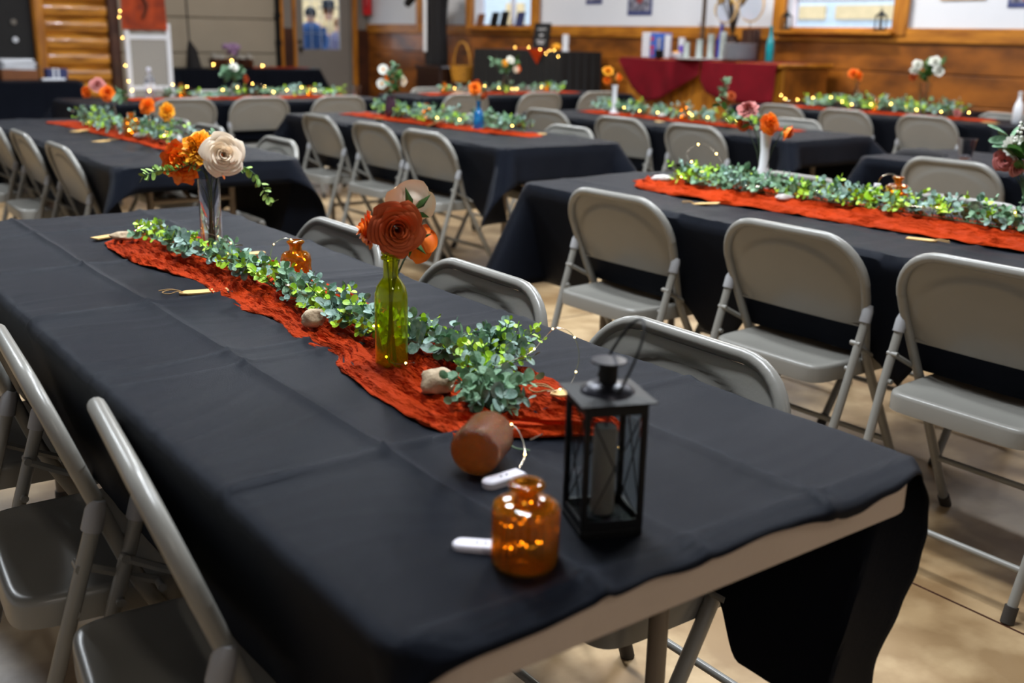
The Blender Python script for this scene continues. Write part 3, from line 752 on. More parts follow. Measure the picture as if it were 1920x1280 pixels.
# ============================================================ CHAIRS
CH = [  # backrest top x, y, facing, label
 (-.850, .575, -7, 'grey folding chair at the lower left, nearest the camera, backrest seen edge-on'),
 (-.868, 1.04, -4, 'grey folding chair cut by the left frame edge, a light patch on its seat'),
 (-.875, 1.62, 0, 'grey folding chair third along the left side of the nearest table, mostly cut off'),
 (.10, .51, 180, 'grey folding chair behind the black lantern, showing above the nearest table edge'),
 (.10, 1.11, 180, 'grey folding chair behind the green bottle at the right of the nearest table'),
 (.10, 1.75, 180, 'grey folding chair just right of the amber diamond bottle, small above the nearest table edge'),
 (1.12, .57, 0, 'large grey folding chair cut by the right frame edge, before the right-hand table'),
 (1.12, 1.15, 0, 'large grey folding chair second from the right frame edge, before the right-hand table'),
 (1.12, 1.86, 0, 'large grey folding chair furthest left at the right-hand table, behind the lantern handle'),
 (2.09, 1.19, 180, 'grey folding chair behind the greenery right of the small amber bottle'),
 (2.09, 1.87, 180, 'grey folding chair behind the base of the white bud vase'),
 (-.02, 4.11, 0, 'grey folding chair nearest at the left side of the second left table'),
 (-.02, 4.78, 0, 'middle of three grey folding chairs left of the second left table'),
 (-.02, 5.40, 0, 'grey folding chair cut by the left frame edge at the second left table'),
 (.95, 3.98, 180, 'grey folding chair low behind the near end of the second left table'),
 (.93, 4.80, 180, 'grey folding chair behind the yellow and orange flowers of the second left table'),
 (.93, 5.28, 180, 'grey folding chair with only a bright corner showing beside the orange flowers'),
 (1.77, 4.05, 0, 'grey folding chair nearest the corner of the middle table with the blue bottle'),
 (1.77, 4.60, 0, 'grey folding chair between two others at the left side of the middle table'),
 (1.77, 5.26, 0, 'grey folding chair furthest left at the middle table with the blue bottle'),
 (2.73, 4.00, 180, 'grey folding chair low behind the wooden tags at the middle table'),
 (2.75, 4.90, 180, 'grey folding chair behind the blue bottle, its top just above the greenery'),
 (3.48, 3.79, 0, 'grey folding chair directly left of the tall white bud vase, at the column vase table'),
 (3.48, 4.44, 0, 'grey folding chair second from the white bud vase, at the column vase table'),
 (3.48, 5.20, 0, 'grey folding chair at the far left corner of the column vase table'),
 (4.55, 3.87, 180, 'grey folding chair with thin white rim showing right of the pink and orange flowers'),
 (3.15, 1.92, 0, 'grey folding chair with wide back before the clear plastic cup'),
 (5.77, 3.72, 0, 'grey folding chair behind the clear cup at the wainscot table'),
 (5.77, 4.42, 0, 'grey folding chair in the middle of three at the wainscot table'),
 (5.75, 5.02, 0, 'grey folding chair partly behind the pink flower, at the wainscot table'),
 (6.74, 3.65, 180, 'grey folding chair against the wainscot at the right frame edge'),
 (1.61, 7.02, 90, 'grey folding chair above the yellow flowers, leftmost in the back row'),
 (2.20, 7.02, 90, 'grey folding chair second from left in the back row, beside the cream rose'),
 (2.87, 7.02, 90, 'grey folding chair third from left in the back row'),
 (4.10, 7.04, 90, 'grey folding chair behind the orange flower of the blue bottle'),
 (4.92, 7.04, 90, 'grey folding chair in the back row, centred under the flower jar side'),
 (5.62, 7.04, 90, 'grey folding chair in the back row beside the white column vase'),
 (2.26, 8.06, -90, 'grey folding chair behind the back row left table, by the pale green bouquet'),
 (3.02, 8.06, -90, 'grey folding chair behind the right end of the back row left table'),
 (4.36, 8.08, -90, 'grey folding chair behind the left end of the back row centre table'),
 (4.86, 8.08, -90, 'grey folding chair just left of the flower jar, behind the back row'),
 (5.55, 8.08, -90, 'grey folding chair right of the flower jar, behind the back row'),
]
rj = random.Random(4)
for x, y, a, l in CH: chair(x, y, a, l, rj.uniform(-2, 2) if y > 1.3 else rj.uniform(-.6, .6))

# ============================================================ NEAREST TABLE
runner('rust gauze runner crumpled along the nearest table under the green bottle',
       [(.30, -.30), (.33, -.345), (.40, -.455), (.46, -.468), (.62, -.462), (.74, -.452), (.83, -.415), (.94, -.428), (1.09, -.405), (1.2, -.42), (1.32, -.425), (1.45, -.405), (1.52, -.42), (1.66, -.445), (1.82, -.465), (1.98, -.445), (2.06, -.38)],
       [(.30, -.25), (.36, -.225), (.49, -.20), (.57, -.195), (.63, -.235), (.82, -.22), (1.08, -.195), (1.32, -.185), (1.66, -.19), (1.9, -.22), (2.02, -.25), (2.06, -.30)], .30, 2.07, res=.005, seed=11, amp=.017)
garland('frosted eucalyptus garland on the nearest table, running past the green bottle',
        [(-.368, .452, .755), (-.318, .52, .756), (-.27, .60, .762), (-.285, .70, .762), (-.31, .80, .765), (-.322, .92, .765), (-.322, 1.10, .765), (-.33, 1.28, .77), (-.33, 1.48, .77), (-.345, 1.72, .765), (-.35, 1.96, .762)][::-1],
        seed=3, n=330, lime=.44, wid=.052, hgt=.022, lr=(.0088, .0142))
garland('short eucalyptus tip curling toward the lantern on the nearest table', [(-.27, .60, .77), (-.235, .60, .775), (-.205, .61, .775)], seed=8, n=26, wid=.03, hgt=.04, lr=(.008, .0125), group='eucalyptus garlands')
lights('fairy lights woven in the nearest garland from the green bottle to the clear cylinder vase',
       [(-.40, .60, .79), (-.385, .70, .765), (-.36, .80, .80), (-.33, .95, .785), (-.36, 1.1, .80), (-.32, 1.25, .79), (-.35, 1.4, .80), (-.30, 1.55, .795), (-.235, 1.70, .775), (-.25, 1.8, .782), (-.30, 1.93, .775), (-.36, 1.90, .80), (-.40, 1.88, .79)], 16, 2, .0016, 'bulb_near')
lights('fairy light wire looping in the air between the garland tip and the lantern',
       [(-.40, .50, .78), (-.30, .52, .79), (-.245, .52, .80), (-.21, .53, .815), (-.195, .52, .832), (-.18, .50, .825), (-.185, .475, .80), (-.215, .45, .775), (-.25, .43, .77), (-.29, .42, .775)], 6, 3, .0015, 'bulb_near')
# bottles
AM = [(.030, 0), (.034, .002), (.0345, .01), (.0345, .062), (.033, .067), (.026, .071), (.012, .073), (.0115, .080), (.0125, .083), (.018, .086), (.019, .089), (.0165, .0915), (.0125, .092)]
def amber(label, p, s=1, sz=1, prof=None, flute=0, nf=0, seed=0, nb=5, m='amber', group='amber glass bottles'):
    pr = [(r*s, z*s*sz) for r, z in (prof or AM)]
    t = thing('amber_bottle', label, 'bottle', p, 0, group)
    MB().lathe(hollow(pr, .0028*s), 144 if flute else 26, flute=flute, nf=nf, f0=.006*s, f1=.066*s*sz, closed=True).build('bottle_body', M[m], t, fixn=True)
    return t
a3 = amber('squat ribbed amber glass bottle in front of the lantern at the near table end', (-.588, .080, TZ+.0025), 1, .98, flute=.11, nf=26)
lights('fairy lights coiled inside the ribbed amber bottle in front', [(-.588+.018*cos(k*1.3), .080+.018*sin(k*1.3), TZ+.012+k*.005) for k in range(12)], 7, 5, .0011, 'bulb_near')
def pack_thing(label, p, a, tilt=0):
    t = thing('battery_pack', label, 'battery pack', p, a, 'white fairy light battery packs'); o = battery(t, Vector((0, 0, 0)), 0, tilt); o.name = 'pack_case'
    return t
pack_thing('white battery pack poking out left of the ribbed amber bottle', (-.588-.022, .080+.048, TZ+.003), -.75+pi*0)
pack_thing('white battery pack lying between the tipped jar and the lantern', (-.487, .256, TZ+.003), .05)
# tipped mercury jar
t = thing('tipped_jar', 'amber mercury glass jar tipped over on the nearest table, base toward the camera', 'jar', (-.505, .292, TZ+.034), 0)
Q = Vector((.072, .052, .002)).to_track_quat('Z', 'Y').to_matrix().to_4x4()
JP = [(.026, 0), (.0305, .002), (.032, .008), (.032, .058), (.030, .066), (.020, .071), (.015, .074), (.015, .084), (.018, .086)]
MB().lathe(hollow(JP, .0025, .006), 36, M=Q, closed=True).build('jar_body', M['mercury'], t, fixn=True)
lights('fairy lights inside the tipped amber jar with wires trailing out to the right',
       [(-.485, .305, .772), (-.47, .33, .765), (-.46, .31, .782), (-.45, .335, .775), (-.44, .34, .775), (-.415, .352, .775), (-.405, .335, .768), (-.42, .30, .752), (-.455, .265, .752)], 5, 6, .0013, 'bulb_near')
MB_ = MB().tube(smooth_path([(-.40, .352, .765), (-.415, .345, .758), (-.42, .325, .751), (-.405, .31, .748)], 8), .0012, 5)
tag(MB_.build('green_wire_tie', M['green']), 'small green plastic wire tie beside the tipped jar', 'wire tie')
MB_ = MB().tube(smooth_path([(-.385, .335, .75), (-.34, .345, .752), (-.315, .345, .752), (-.305, .352, .754), (-.30, .342, .752), (-.315, .337, .75)], 8), .0011, 5)
tag(MB_.build('safety_pin', M['wire']), 'small silver wire pin on the cloth between tipped jar and lantern', 'pin')
# diamond bottle
AM1 = [(.028, 0), (.031, .003), (.031, .01), (.031, .060), (.0295, .068), (.024, .073), (.013, .076), (.0125, .086), (.014, .089), (.0185, .093), (.0185, .096), (.014, .098)]
t = thing('amber_bottle', 'amber diamond-cut glass bottle glowing behind the garland on the nearest table', 'bottle', (-.243, 1.325, TZ+.004), 0, 'amber glass bottles')
def cut(i, j):
    pass
prof = hollow(AM1, .003); b = MB(); n = 64; vs = []; fs = []; pz = []
for (r0, z0), (r1, z1) in zip(prof, prof[1:]+prof[:1]):
    k = 14 if abs(z1-z0) > .03 and r0 > .029 else 1
    for q in range(k): pz.append((r0+(r1-r0)*q/k, z0+(z1-z0)*q/k))
for r, z in pz:
    for i in range(n):
        a = 2*pi*i/n; dd = 0
        if r > .0295 and .008 < z < .068: dd = .0016*(abs(sin(a*6+z*170))+abs(sin(a*6-z*170))-1)
        vs.append(((r-dd)*cos(a), (r-dd)*sin(a), z))
m_ = len(pz)
b.add(vs, [(k*n+i, k*n+(i+1) % n, ((k+1) % m_)*n+(i+1) % n, ((k+1) % m_)*n+i) for k in range(m_) for i in range(n)], True)
b.build('bottle_body', M['amber'], t, fixn=True)
lights('fairy lights inside the amber diamond bottle, wire over its neck to a white pack', [(-.243+.017*cos(k*1.4), 1.325+.017*sin(k*1.4), TZ+.012+k*.0055) for k in range(11)]+[(-.243, 1.325, .835), (-.262, 1.335, .846), (-.285, 1.345, .83), (-.292, 1.345, .79), (-.285, 1.33, .775)], 11, 7, .0013, 'bulb_near', group='fairy light strings')
t = thing('battery_pack', 'white battery pack leaning on the amber diamond bottle', 'battery pack', (-.278, 1.305, .772), 0, 'white fairy light battery packs')
o = battery(t, Vector((0, 0, 0)), pi/2+.6); o.rotation_euler = (0, -1.2, .9); o.name = 'pack_case'
# green bottle
GB = [(.021, 0), (.0245, .0015), (.026, .006), (.026, .118), (.0255, .128), (.022, .140), (.0165, .149), (.0125, .155), (.0118, .160), (.0118, .172), (.0118, .183), (.0150, .185), (.0155, .189), (.0125, .192), (.0150, .194), (.0150, .199), (.012, .2005)]
gb = (-.372, .713, TZ+.008)
lathe_thing('green_bottle', 'tall green glass bottle holding a rust rose on the nearest table', 'bottle', gb, hollow([(r, z*.95) for r, z in GB], .002, .005), 'gglass', 36)
g0 = Vector(gb)+Vector((0, 0, .004))
flower('rust_rose', 'large rust rose facing the camera in the green bottle', g0+Vector((-.006, -.002, 0)), (-.366, .705, .972), (-.38, -.85, .05), .047, 'rose_rust', seed=3, layers=8, mid=(-.371, .712, .86))
flower('cream_rose', 'cream rose turned away with green sepals showing, in the green bottle', g0+Vector((.006, .004, 0)), (-.303, .765, .998), (.35, .75, .35), .044, 'rose_cream', seed=8, layers=6, mid=(-.368, .716, .87))
flower('orange_rose', 'rust orange rose drooping to the right in the green bottle', g0+Vector((.004, -.006, 0)), (-.305, .735, .938), (.75, .25, -.35), .034, 'rose_or', seed=5, layers=5, mid=(-.37, .712, .87))
flower('orange_rose', 'orange rose petals peeking left behind the large rust rose', g0+Vector((-.004, .008, 0)), (-.388, .745, .966), (-.8, .3, 0), .034, 'rose_or', seed=6, layers=5, mid=(-.373, .715, .87))
# cylinder vase bouquet
cv = (-.228, 1.833, TZ+.003)
lathe_thing('cylinder_vase', 'clear glass cylinder vase with orange and cream bouquet on the nearest table', 'vase', cv, hollow([(.025, 0), (.0265, .002), (.0265, .168)], .0018, .008), 'clear', 36)
c0 = Vector(cv)+Vector((0, 0, .01))
flower('cream_rose', 'large cream rose facing the camera in the cylinder vase bouquet', c0+Vector((.006, -.006, 0)), (-.208, 1.785, .972), (-.25, -.9, .12), .057, 'rose_cream', seed=21, layers=8, mid=(-.222, 1.82, .86))
flower('orange_rose', 'orange rose at the left of the cylinder vase bouquet', c0+Vector((-.008, 0, 0)), (-.283, 1.86, .950), (-.7, -.6, -.1), .056, 'rose_or', seed=22, layers=6, ruffle=.6, mid=(-.23, 1.84, .86))
flower('marigold_rose', 'marigold yellow flower between the orange and cream roses', c0+Vector((0, .008, 0)), (-.25, 1.83, .985), (-.45, -.5, .6), .048, 'rose_yel', seed=23, layers=6, ruffle=.8, mid=(-.228, 1.835, .86))
flower('orange_rose', 'orange rose behind and below the cream rose in the cylinder vase', c0+Vector((.008, .006, 0)), (-.190, 1.87, .955), (.5, -.2, .1), .055, 'rose_or', seed=24, layers=6, ruffle=.5, mid=(-.225, 1.84, .86))
sprig('green_sprig', 'trailing green sprig reaching left from the cylinder vase', c0, [c0, (-.228, 1.83, .90), (-.27, 1.82, .945), (-.32, 1.82, .935), (-.355, 1.82, .938), (-.392, 1.82, .925)], .0062, 17, 'sprigm', 31)
sprig('green_sprig', 'trailing green sprig drooping right from the cylinder vase', c0+Vector((.004, .004, 0)), [c0+Vector((.004, .004, 0)), (-.222, 1.83, .895), (-.18, 1.82, .925), (-.14, 1.82, .935), (-.105, 1.82, .905), (-.085, 1.82, .865), (-.066, 1.82, .842)], .0062, 19, 'sprigm', 32)
sprig('green_sprig', 'green buds standing above the cream rose', c0+Vector((0, -.004, 0)), [c0+Vector((0, -.004, 0)), (-.22, 1.83, .93), (-.212, 1.83, 1.0), (-.205, 1.83, 1.022)], .006, 5, 'sage', 33)
# stones and tags
stone('long flat pale stone at the far end of the nearest runner', (-.405, 1.945, TZ+.016), .034, (1.0, .5, .33), 'stone', 1, -.35)
stone('round tan stone resting on the runner left of the green bottle', (-.378, .975, TZ+.014), .0225, (1, .85, .78), 'stone', 2)
stone('blocky tan stone by the garland in front of the green bottle', (-.392, .548, TZ+.014), .0265, (1, .95, .72), 'stone', 3, .4)
wood_tag('wooden tag pointing left from the runner near the cloth crease', (-.43, 1.36, TZ+.007), 2.9, .10, .03)
wood_tag('wooden tag at the far tip of the nearest runner', (-.42, 2.055, TZ+.008), .35, .07, .03, twine=False)
wood_tag('wooden tag beyond the garland, left of the amber diamond bottle', (-.200, 1.648, TZ+.012), .1, .06, .03, twine=False)
wood_tag('wooden tag with twine bow seen beside and through the lantern', (-.247, .405, TZ+.030), 2.3, .075, .035, .15)

# lantern
t = thing('lantern', 'black metal candle lantern with glass panes near the table end', 'lantern', (-.464, .1035, TZ+.003), math.radians(-22))
S = .0335; Hb = .152
MB().box((0, 0, .005), (.070, .070, .010), bev=.0015).build('base', M['black'], t)
for sx in (-1, 1):
    for sy in (-1, 1): MB().box((sx*.0315, sy*.0315, Hb/2+.004), (.0065, .0065, Hb-.01), bev=.001).build('post', M['black'], t)
b = MB()
for a in range(4):
    Mx = Matrix.Rotation(a*pi/2, 4, 'Z'); MB().box(Mx @ Vector((.0325, 0, Hb-.006)), (.004, .066, .014), M=Mx).build('rail', M['black'], t); MB().box(Mx @ Vector((.0325, 0, .014)), (.004, .066, .012), M=Mx).build('rail', M['black'], t)
for a in range(4):
    Mx = Matrix.Rotation(a*pi/2, 4, 'Z')
    MB().box(Mx @ Vector((.0305, 0, Hb/2+.003)), (.0012, .056, Hb-.026), M=Mx).build('glass_pane', M['pane'], t)
    c_ = MB()
    for s in (-1, 1): c_.cyl(Mx @ Vector((.0335, -s*.028, .02)), Mx @ Vector((.0335, s*.028, Hb-.013)), .0009, n=6)
    c_.build('cross_wire', M['black'], t)
b = MB(); q = .0415
b.add([(-q, -q, Hb), (q, -q, Hb), (q, q, Hb), (-q, q, Hb), (-q, -q, Hb+.0015), (q, -q, Hb+.0015), (q, q, Hb+.0015), (-q, q, Hb+.0015), (0, 0, Hb+.007)],
      [(3, 2, 1, 0), (0, 1, 5, 4), (1, 2, 6, 5), (2, 3, 7, 6), (3, 0, 4, 7), (4, 5, 8), (5, 6, 8), (6, 7, 8), (7, 4, 8)])
b.build('roof', M['black'], t)
MB().lathe([(.030, Hb+.002), (.029, Hb+.005), (.022, Hb+.011), (.012, Hb+.014)], 28).build('roof_dome', M['blackg'], t)
MB().cyl((0, 0, Hb+.012), (0, 0, Hb+.034), .010, n=24).build('chimney', M['black'], t)
MB().lathe([(.0185, Hb+.036), (.0190, Hb+.037), (.0185, Hb+.038), (.004, Hb+.0385)], 28).build('chimney_cap', M['blackg'], t)
hp = []
for k in range(25):
    a = pi*k/24; yy = -.032*cos(a); hh = .070*sin(a)**.75
    hp.append((.012+hh*.62 if False else hh*.50, yy, Hb+.010+hh))
MB().tube(hp, .0016, 8).build('handle', M['black'], t)
MB().cyl((0, 0, .011), (0, 0, .016), .022, n=24).build('candle_cup', M['black'], t)
cand = thing('candle', 'ivory pillar candle standing inside the black lantern', 'candle', (-.464, .1035, TZ+.0195))
MB().lathe([(.0125, 0), (.013, .002), (.013, .098), (.0115, .100), (.004, .0985)], 24).build('wax_body', M['wax'], cand)
MB().tube([(0, 0, .0975), (.0008, 0, .102), (.0012, .0005, .106)], .0007, 5).build('wick', M['black'], cand)

# ============================================================ OTHER CENTREPIECES
def vase_profile(kind, h):
    if kind == 'taper': return [(.030, 0), (.040, .004), (.041, h*.12), (.028, h*.6), (.026, h*.85), (.030, h)]
    if kind == 'tumbler': return [(.030, 0), (.033, .004), (.034, h*.9), (.035, h)]
    if kind == 'bud': return [(.030, 0), (.034, .003), (.034, .02), (.026, h*.28), (.016, h*.45), (.0145, h*.7), (.020, h*.98), (.021, h)]
    if kind == 'column': return [(.036, 0), (.038, .004), (.036, .018), (.022, .03), (.017, .05), (.0165, h*.8), (.020, h*.93), (.023, h)]
    if kind == 'bottle': return [(.028, 0), (.031, .003), (.031, h*.45), (.024, h*.62), (.013, h*.74), (.012, h*.93), (.015, h*.95), (.0145, h)]
    if kind == 'jar': return [(.034, 0), (.038, .004), (.040, .02), (.040, h*.72), (.030, h*.84), (.030, h)]
    if kind == 'urn': return [(.022, 0), (.026, .003), (.036, h*.35), (.038, h*.6), (.028, h*.8), (.026, h)]
def vase(label, p, kind, h, m, name='vase', s=1, group=None):
    pr = [(r*s, z) for r, z in vase_profile(kind, h)]
    return lathe_thing(name, label, 'vase', p, hollow(pr, .0025), m, 26, group)
def small_amber(label, p, h=.10, s=1, seed=0):
    a = amber(label, p, s, h/.092/s, prof=AM, seed=seed)
    rr = random.Random(seed); pts = [(p[0]+.02*cos(k*1.5), p[1]+.02*sin(k*1.5), p[2]+.012+k*h*.075) for k in range(10)]
    lights('lights inside the '+label, pts, 5, seed, .0022, 'bulb')
    return a
B_ = TZ+.004
# --- second table at left
runner('rust gauze runner on the second left table', [(3.95, .40), (4.4, .40), (5.1, .36), (5.75, .32)], [(3.95, .54), (4.5, .60), (5.2, .58), (5.75, .46)], 3.93, 5.7, res=.02, seed=21)
garland('eucalyptus garland on the second left table between two flower vases', [(.50, 4.05, .765), (.50, 4.35, .765), (.47, 4.7, .765), (.47, 5.1, .765), (.50, 5.5, .765)], seed=12, n=130, wid=.07, hgt=.07, lr=(.012, .019))
lights('fairy lights along the garland of the second left table', [(.42, 4.05, .80), (.52, 4.3, .80), (.42, 4.5, .79), (.52, 4.8, .80), (.40, 5.1, .79), (.5, 5.4, .80)], 8, 12, .0026)
vase('clear tapered glass vase with pink and orange roses on the second left table', (.50, 5.06, B_), 'taper', .165, 'clear')
flower('pink_rose', 'dusty pink rose above two orange ones on the second left table', (.50, 5.07, B_+.01), (.47, 5.149, .972), (-.2, -.8, .5), .046, 'rose_pink', seed=41, layers=5)
flower('orange_rose', 'orange rose at the front of the tapered vase', (.505, 5.05, B_+.01), (.47, 4.99, .938), (-.2, -.9, 0), .044, 'rose_or', seed=42, layers=5)
flower('orange_rose', 'orange rose at the left of the tapered vase', (.49, 5.06, B_+.01), (.44, 5.25, .930), (-.8, -.5, 0), .036, 'rose_or', seed=43, layers=5)
sprig('green_sprig', 'pale green sprig drooping at the right of the tapered vase', (.51, 5.06, B_+.01), [(.51, 5.06, B_+.01), (.50, 5.0, .90), (.50, 4.87, .945), (.49, 4.80, .915)], .016, 9, 'sage', 44)
vase('clear glass tumbler vase with orange and yellow flowers on the second left table', (.47, 4.27, B_), 'tumbler', .135, 'clear')
flower('orange_rose', 'orange flower at the left of the tumbler vase', (.47, 4.275, B_+.01), (.455, 4.33, .915), (-.7, -.6, .3), .042, 'rose_or', seed=45, layers=5, ruffle=.5)
flower('marigold_rose', 'yellow flower leaning right over the tumbler vase', (.475, 4.27, B_+.01), (.485, 4.17, .900), (.3, -.9, 0), .045, 'rose_yel', seed=46, layers=5, ruffle=.5)
small_amber('round amber bottle on the second left table between two flower vases', (.46, 4.60, B_+.006), .118, 1.12, 47)
wood_tag('wooden tag left of the garland on the second left table', (.33, 5.02, TZ+.012), .8, .13, .045, twine=False)
wood_tag('wooden tag with twine on the cloth of the second left table', (.29, 4.52, TZ+.005), .5, .09, .04)
stone('pale stone on the near part of the second left runner', (.45, 4.45, TZ+.02), .03, (1, .7, .4), 'pale_stone', 5)
stone('white round stone at the near end of the second left runner', (.50, 4.12, TZ+.02), .032, (1, .9, .7), 'pale_stone', 6)
# --- middle table
runner('rust gauze runner on the middle table with the blue bottle', [(3.85, 2.30), (4.3, 2.22), (5.1, 2.18), (5.7, 2.16)], [(3.85, 2.44), (4.3, 2.44), (5.1, 2.40), (5.7, 2.38)], 3.84, 5.72, res=.022, seed=22)
garland('eucalyptus garland on the middle table with the blue bottle', [(2.38, 3.98, .765), (2.36, 4.35, .765), (2.31, 4.8, .765), (2.33, 5.2, .765), (2.34, 5.45, .765)], seed=13, n=150, wid=.08, hgt=.075, lr=(.013, .02))
lights('fairy lights along the garland of the middle table', [(2.3, 3.95, .79), (2.4, 4.3, .80), (2.25, 4.6, .79), (2.35, 4.9, .80), (2.3, 5.4, .80)], 6, 13, .0026)
vase('dark purple glass vase with white daisies on the middle table', (2.27, 5.22, B_), 'urn', .145, 'purple', s=1.05)
pb = Vector((2.27, 5.22, B_+.01))
daisy('white_daisy', 'upper white daisy in the purple vase bouquet', pb, (2.27, 5.31, 1.045), (-.4, -.85, .2), .034)
daisy('white_daisy', 'lower white daisy in the purple vase bouquet', pb+Vector((.005, 0, 0)), (2.265, 5.32, .958), (-.5, -.8, .1), .034)
flower('orange_rose', 'soft orange rose amid the daisies in the purple vase', pb+Vector((0, .005, 0)), (2.27, 5.235, .992), (-.3, -.9, .1), .034, 'rose_or', seed=51, layers=5)
flower('cream_rose', 'cream bloom at the right of the purple vase bouquet', pb+Vector((-.005, 0, 0)), (2.30, 5.12, .982), (.5, -.8, 0), .036, 'rose_cream', seed=52, layers=5)
sprig('green_sprig', 'upright green sprig topping the purple vase bouquet', pb+Vector((0, -.005, 0)), [pb+Vector((0, -.005, 0)), (2.27, 5.21, .95), (2.27, 5.205, 1.02), (2.275, 5.20, 1.075)], .016, 10, 'sage', 53)
sprig('green_sprig', 'lower greenery filling the purple vase bouquet', pb+Vector((.004, .004, 0)), [pb+Vector((.004, .004, 0)), (2.27, 5.22, .90), (2.27, 5.16, .96), (2.27, 5.13, 1.02)], .018, 10, 'green', 54)
vase('bright blue glass bottle holding an orange flower on the middle table', (2.31, 4.315, B_), 'bottle', .165, 'blue', 'blue_bottle', s=.98)
pb = Vector((2.31, 4.315, B_+.01))
flower('orange_rose', 'orange rose with dark centre in the blue bottle', pb, (2.275, 4.305, .978), (-.35, -.9, .05), .040, 'rose_or', seed=55, layers=6)
flower('rust_rose', 'rust rose behind the orange one in the blue bottle', pb+Vector((.003, .003, 0)), (2.30, 4.325, 1.0), (.4, .2, .8), .040, 'rose_rust', seed=56, layers=5)
flower('rust_rose', 'small rust bloom hanging below the orange rose of the blue bottle', pb+Vector((-.003, 0, 0)), (2.31, 4.27, .940), (.5, -.7, -.4), .032, 'rose_rust', seed=57, layers=4)
small_amber('amber bottle on the middle table between purple vase and blue bottle', (2.30, 4.85, B_+.006), .115, .9, 58)
wood_tag('wooden tag at the left of the middle table runner', (2.16, 5.17, TZ+.012), .9, .12, .05, .1, twine=False)
wood_tag('wooden tag propped on the middle runner, centre of three', (2.22, 4.62, TZ+.026), 2.2, .12, .05, .4, twine=False)
wood_tag('wooden tag on the bare cloth past the near end of the middle runner', (2.45, 3.96, TZ+.008), .15, .14, .05, twine=False)
# --- table with the white column vase
runner('rust gauze runner on the column vase table', [(3.5, 4.02), (3.9, 3.92), (4.6, 3.90), (5.35, 3.92)], [(3.5, 4.16), (3.9, 4.12), (4.6, 4.12), (5.35, 4.12)], 3.48, 5.36, res=.022, seed=23)
garland('eucalyptus garland on the column vase table', [(4.02, 3.72, .765), (4.03, 4.1, .765), (4.02, 4.5, .765), (4.03, 4.9, .765), (4.03, 5.2, .765)], seed=14, n=130, wid=.08, hgt=.07, lr=(.013, .02), lime=.25)
lights('fairy lights along the garland of the column vase table', [(3.98, 3.8, .79), (3.95, 4.2, .79), (4.05, 4.4, .80), (3.9, 4.6, .79), (4.0, 5.0, .80)], 8, 14, .0026)
vase('white milk glass column vase with marigold flowers', (3.98, 5.03, B_), 'column', .205, 'milk')
pb = Vector((3.98, 5.03, B_+.01))
flower('marigold_rose', 'marigold yellow bloom on the white column vase', pb, (3.96, 5.09, 1.04), (-.4, -.6, .6), .042, 'rose_yel', seed=61, layers=5, ruffle=.6)
flower('orange_rose', 'orange bloom at the right of the white column vase', pb+Vector((.003, 0, 0)), (3.985, 5.01, .998), (.6, -.6, 0), .042, 'rose_or', seed=62, layers=5, ruffle=.6)
flower('orange_rose', 'orange bloom low at the left of the white column vase', pb+Vector((-.003, 0, 0)), (3.965, 5.10, .976), (-.8, -.4, -.2), .034, 'rose_or', seed=63, layers=4, ruffle=.6)
vase('slim clear bud vase with one rust flower on the column vase table', (4.0, 3.98, B_), 'bud', .13, 'clear', s=.9)
pb = Vector((4.0, 3.98, B_+.01))
flower('rust_rose', 'single rust flower in the slim clear bud vase', pb, (3.99, 3.955, .930), (-.2, -.9, .2), .034, 'rose_rust', seed=64, layers=5)
sprig('green_sprig', 'pale green sprig standing over the single rust flower', pb+Vector((.002, 0, 0)), [pb+Vector((.002, 0, 0)), (3.99, 3.99, .90), (3.98, 4.01, .96), (3.98, 4.0, 1.03)], .014, 10, 'sage', 65)
small_amber('amber bottle on the column vase table behind the garland', (4.02, 4.39, B_+.006), .115, 1, 66)
wood_tag('wooden tag before the runner of the column vase table', (3.80, 4.38, TZ+.006), 1.2, .12, .045, twine=False)
stone('pale stone on the runner of the column vase table', (3.95, 4.52, TZ+.02), .03, (1, .7, .5), 'pale_stone', 7)
# --- right-hand table
runner('rust gauze runner on the right-hand table with the white bud vase', [(.3, 1.52), (.7, 1.50), (1.07, 1.48), (1.31, 1.47), (1.62, 1.45), (1.87, 1.42), (2.1, 1.45), (2.2, 1.55)], [(.3, 1.80), (.94, 1.80), (1.35, 1.80), (1.9, 1.76), (2.2, 1.68)], .28, 2.22, res=.009, seed=24, amp=.028)
garland('eucalyptus garland on the right-hand table with the white bud vase', [(1.70, .45, .77), (1.70, .81, .77), (1.70, 1.18, .77), (1.67, 1.45, .77), (1.63, 1.75, .77), (1.62, 2.02, .765)], seed=15, n=300, lime=.5, wid=.085, hgt=.05, lr=(.010, .017))
lights('fairy lights arching over the garland by the white bud vase', [(1.58, 2.1, .78), (1.62, 1.95, .80), (1.66, 2.06, .86), (1.70, 2.02, .90), (1.72, 1.96, .86), (1.68, 1.85, .79), (1.60, 1.75, .79), (1.7, 1.4, .80), (1.65, 1.1, .80), (1.72, .9, .82), (1.68, .75, .80)], 9, 15, .0022)
vase('tall white milk glass bud vase on the right-hand table', (1.77, 1.79, B_), 'bud', .215, 'milk', s=1.05)
pb = Vector((1.77, 1.79, B_+.01))
flower('pink_rose', 'dusty pink carnation leaning left from the white bud vase', pb, (1.745, 1.86, 1.03), (-.5, -.3, .7), .040, 'rose_pink', seed=71, layers=6, ruffle=.6)
flower('orange_rose', 'bright orange rose facing the camera in the white bud vase', pb+Vector((.003, 0, 0)), (1.75, 1.765, .988), (-.2, -.9, .2), .042, 'rose_or', seed=72, layers=7)
flower('orange_rose', 'orange rose drooping at the right of the white bud vase', pb+Vector((0, -.003, 0)), (1.77, 1.70, .964), (.5, -.6, -.4), .034, 'rose_or', seed=73, layers=5)
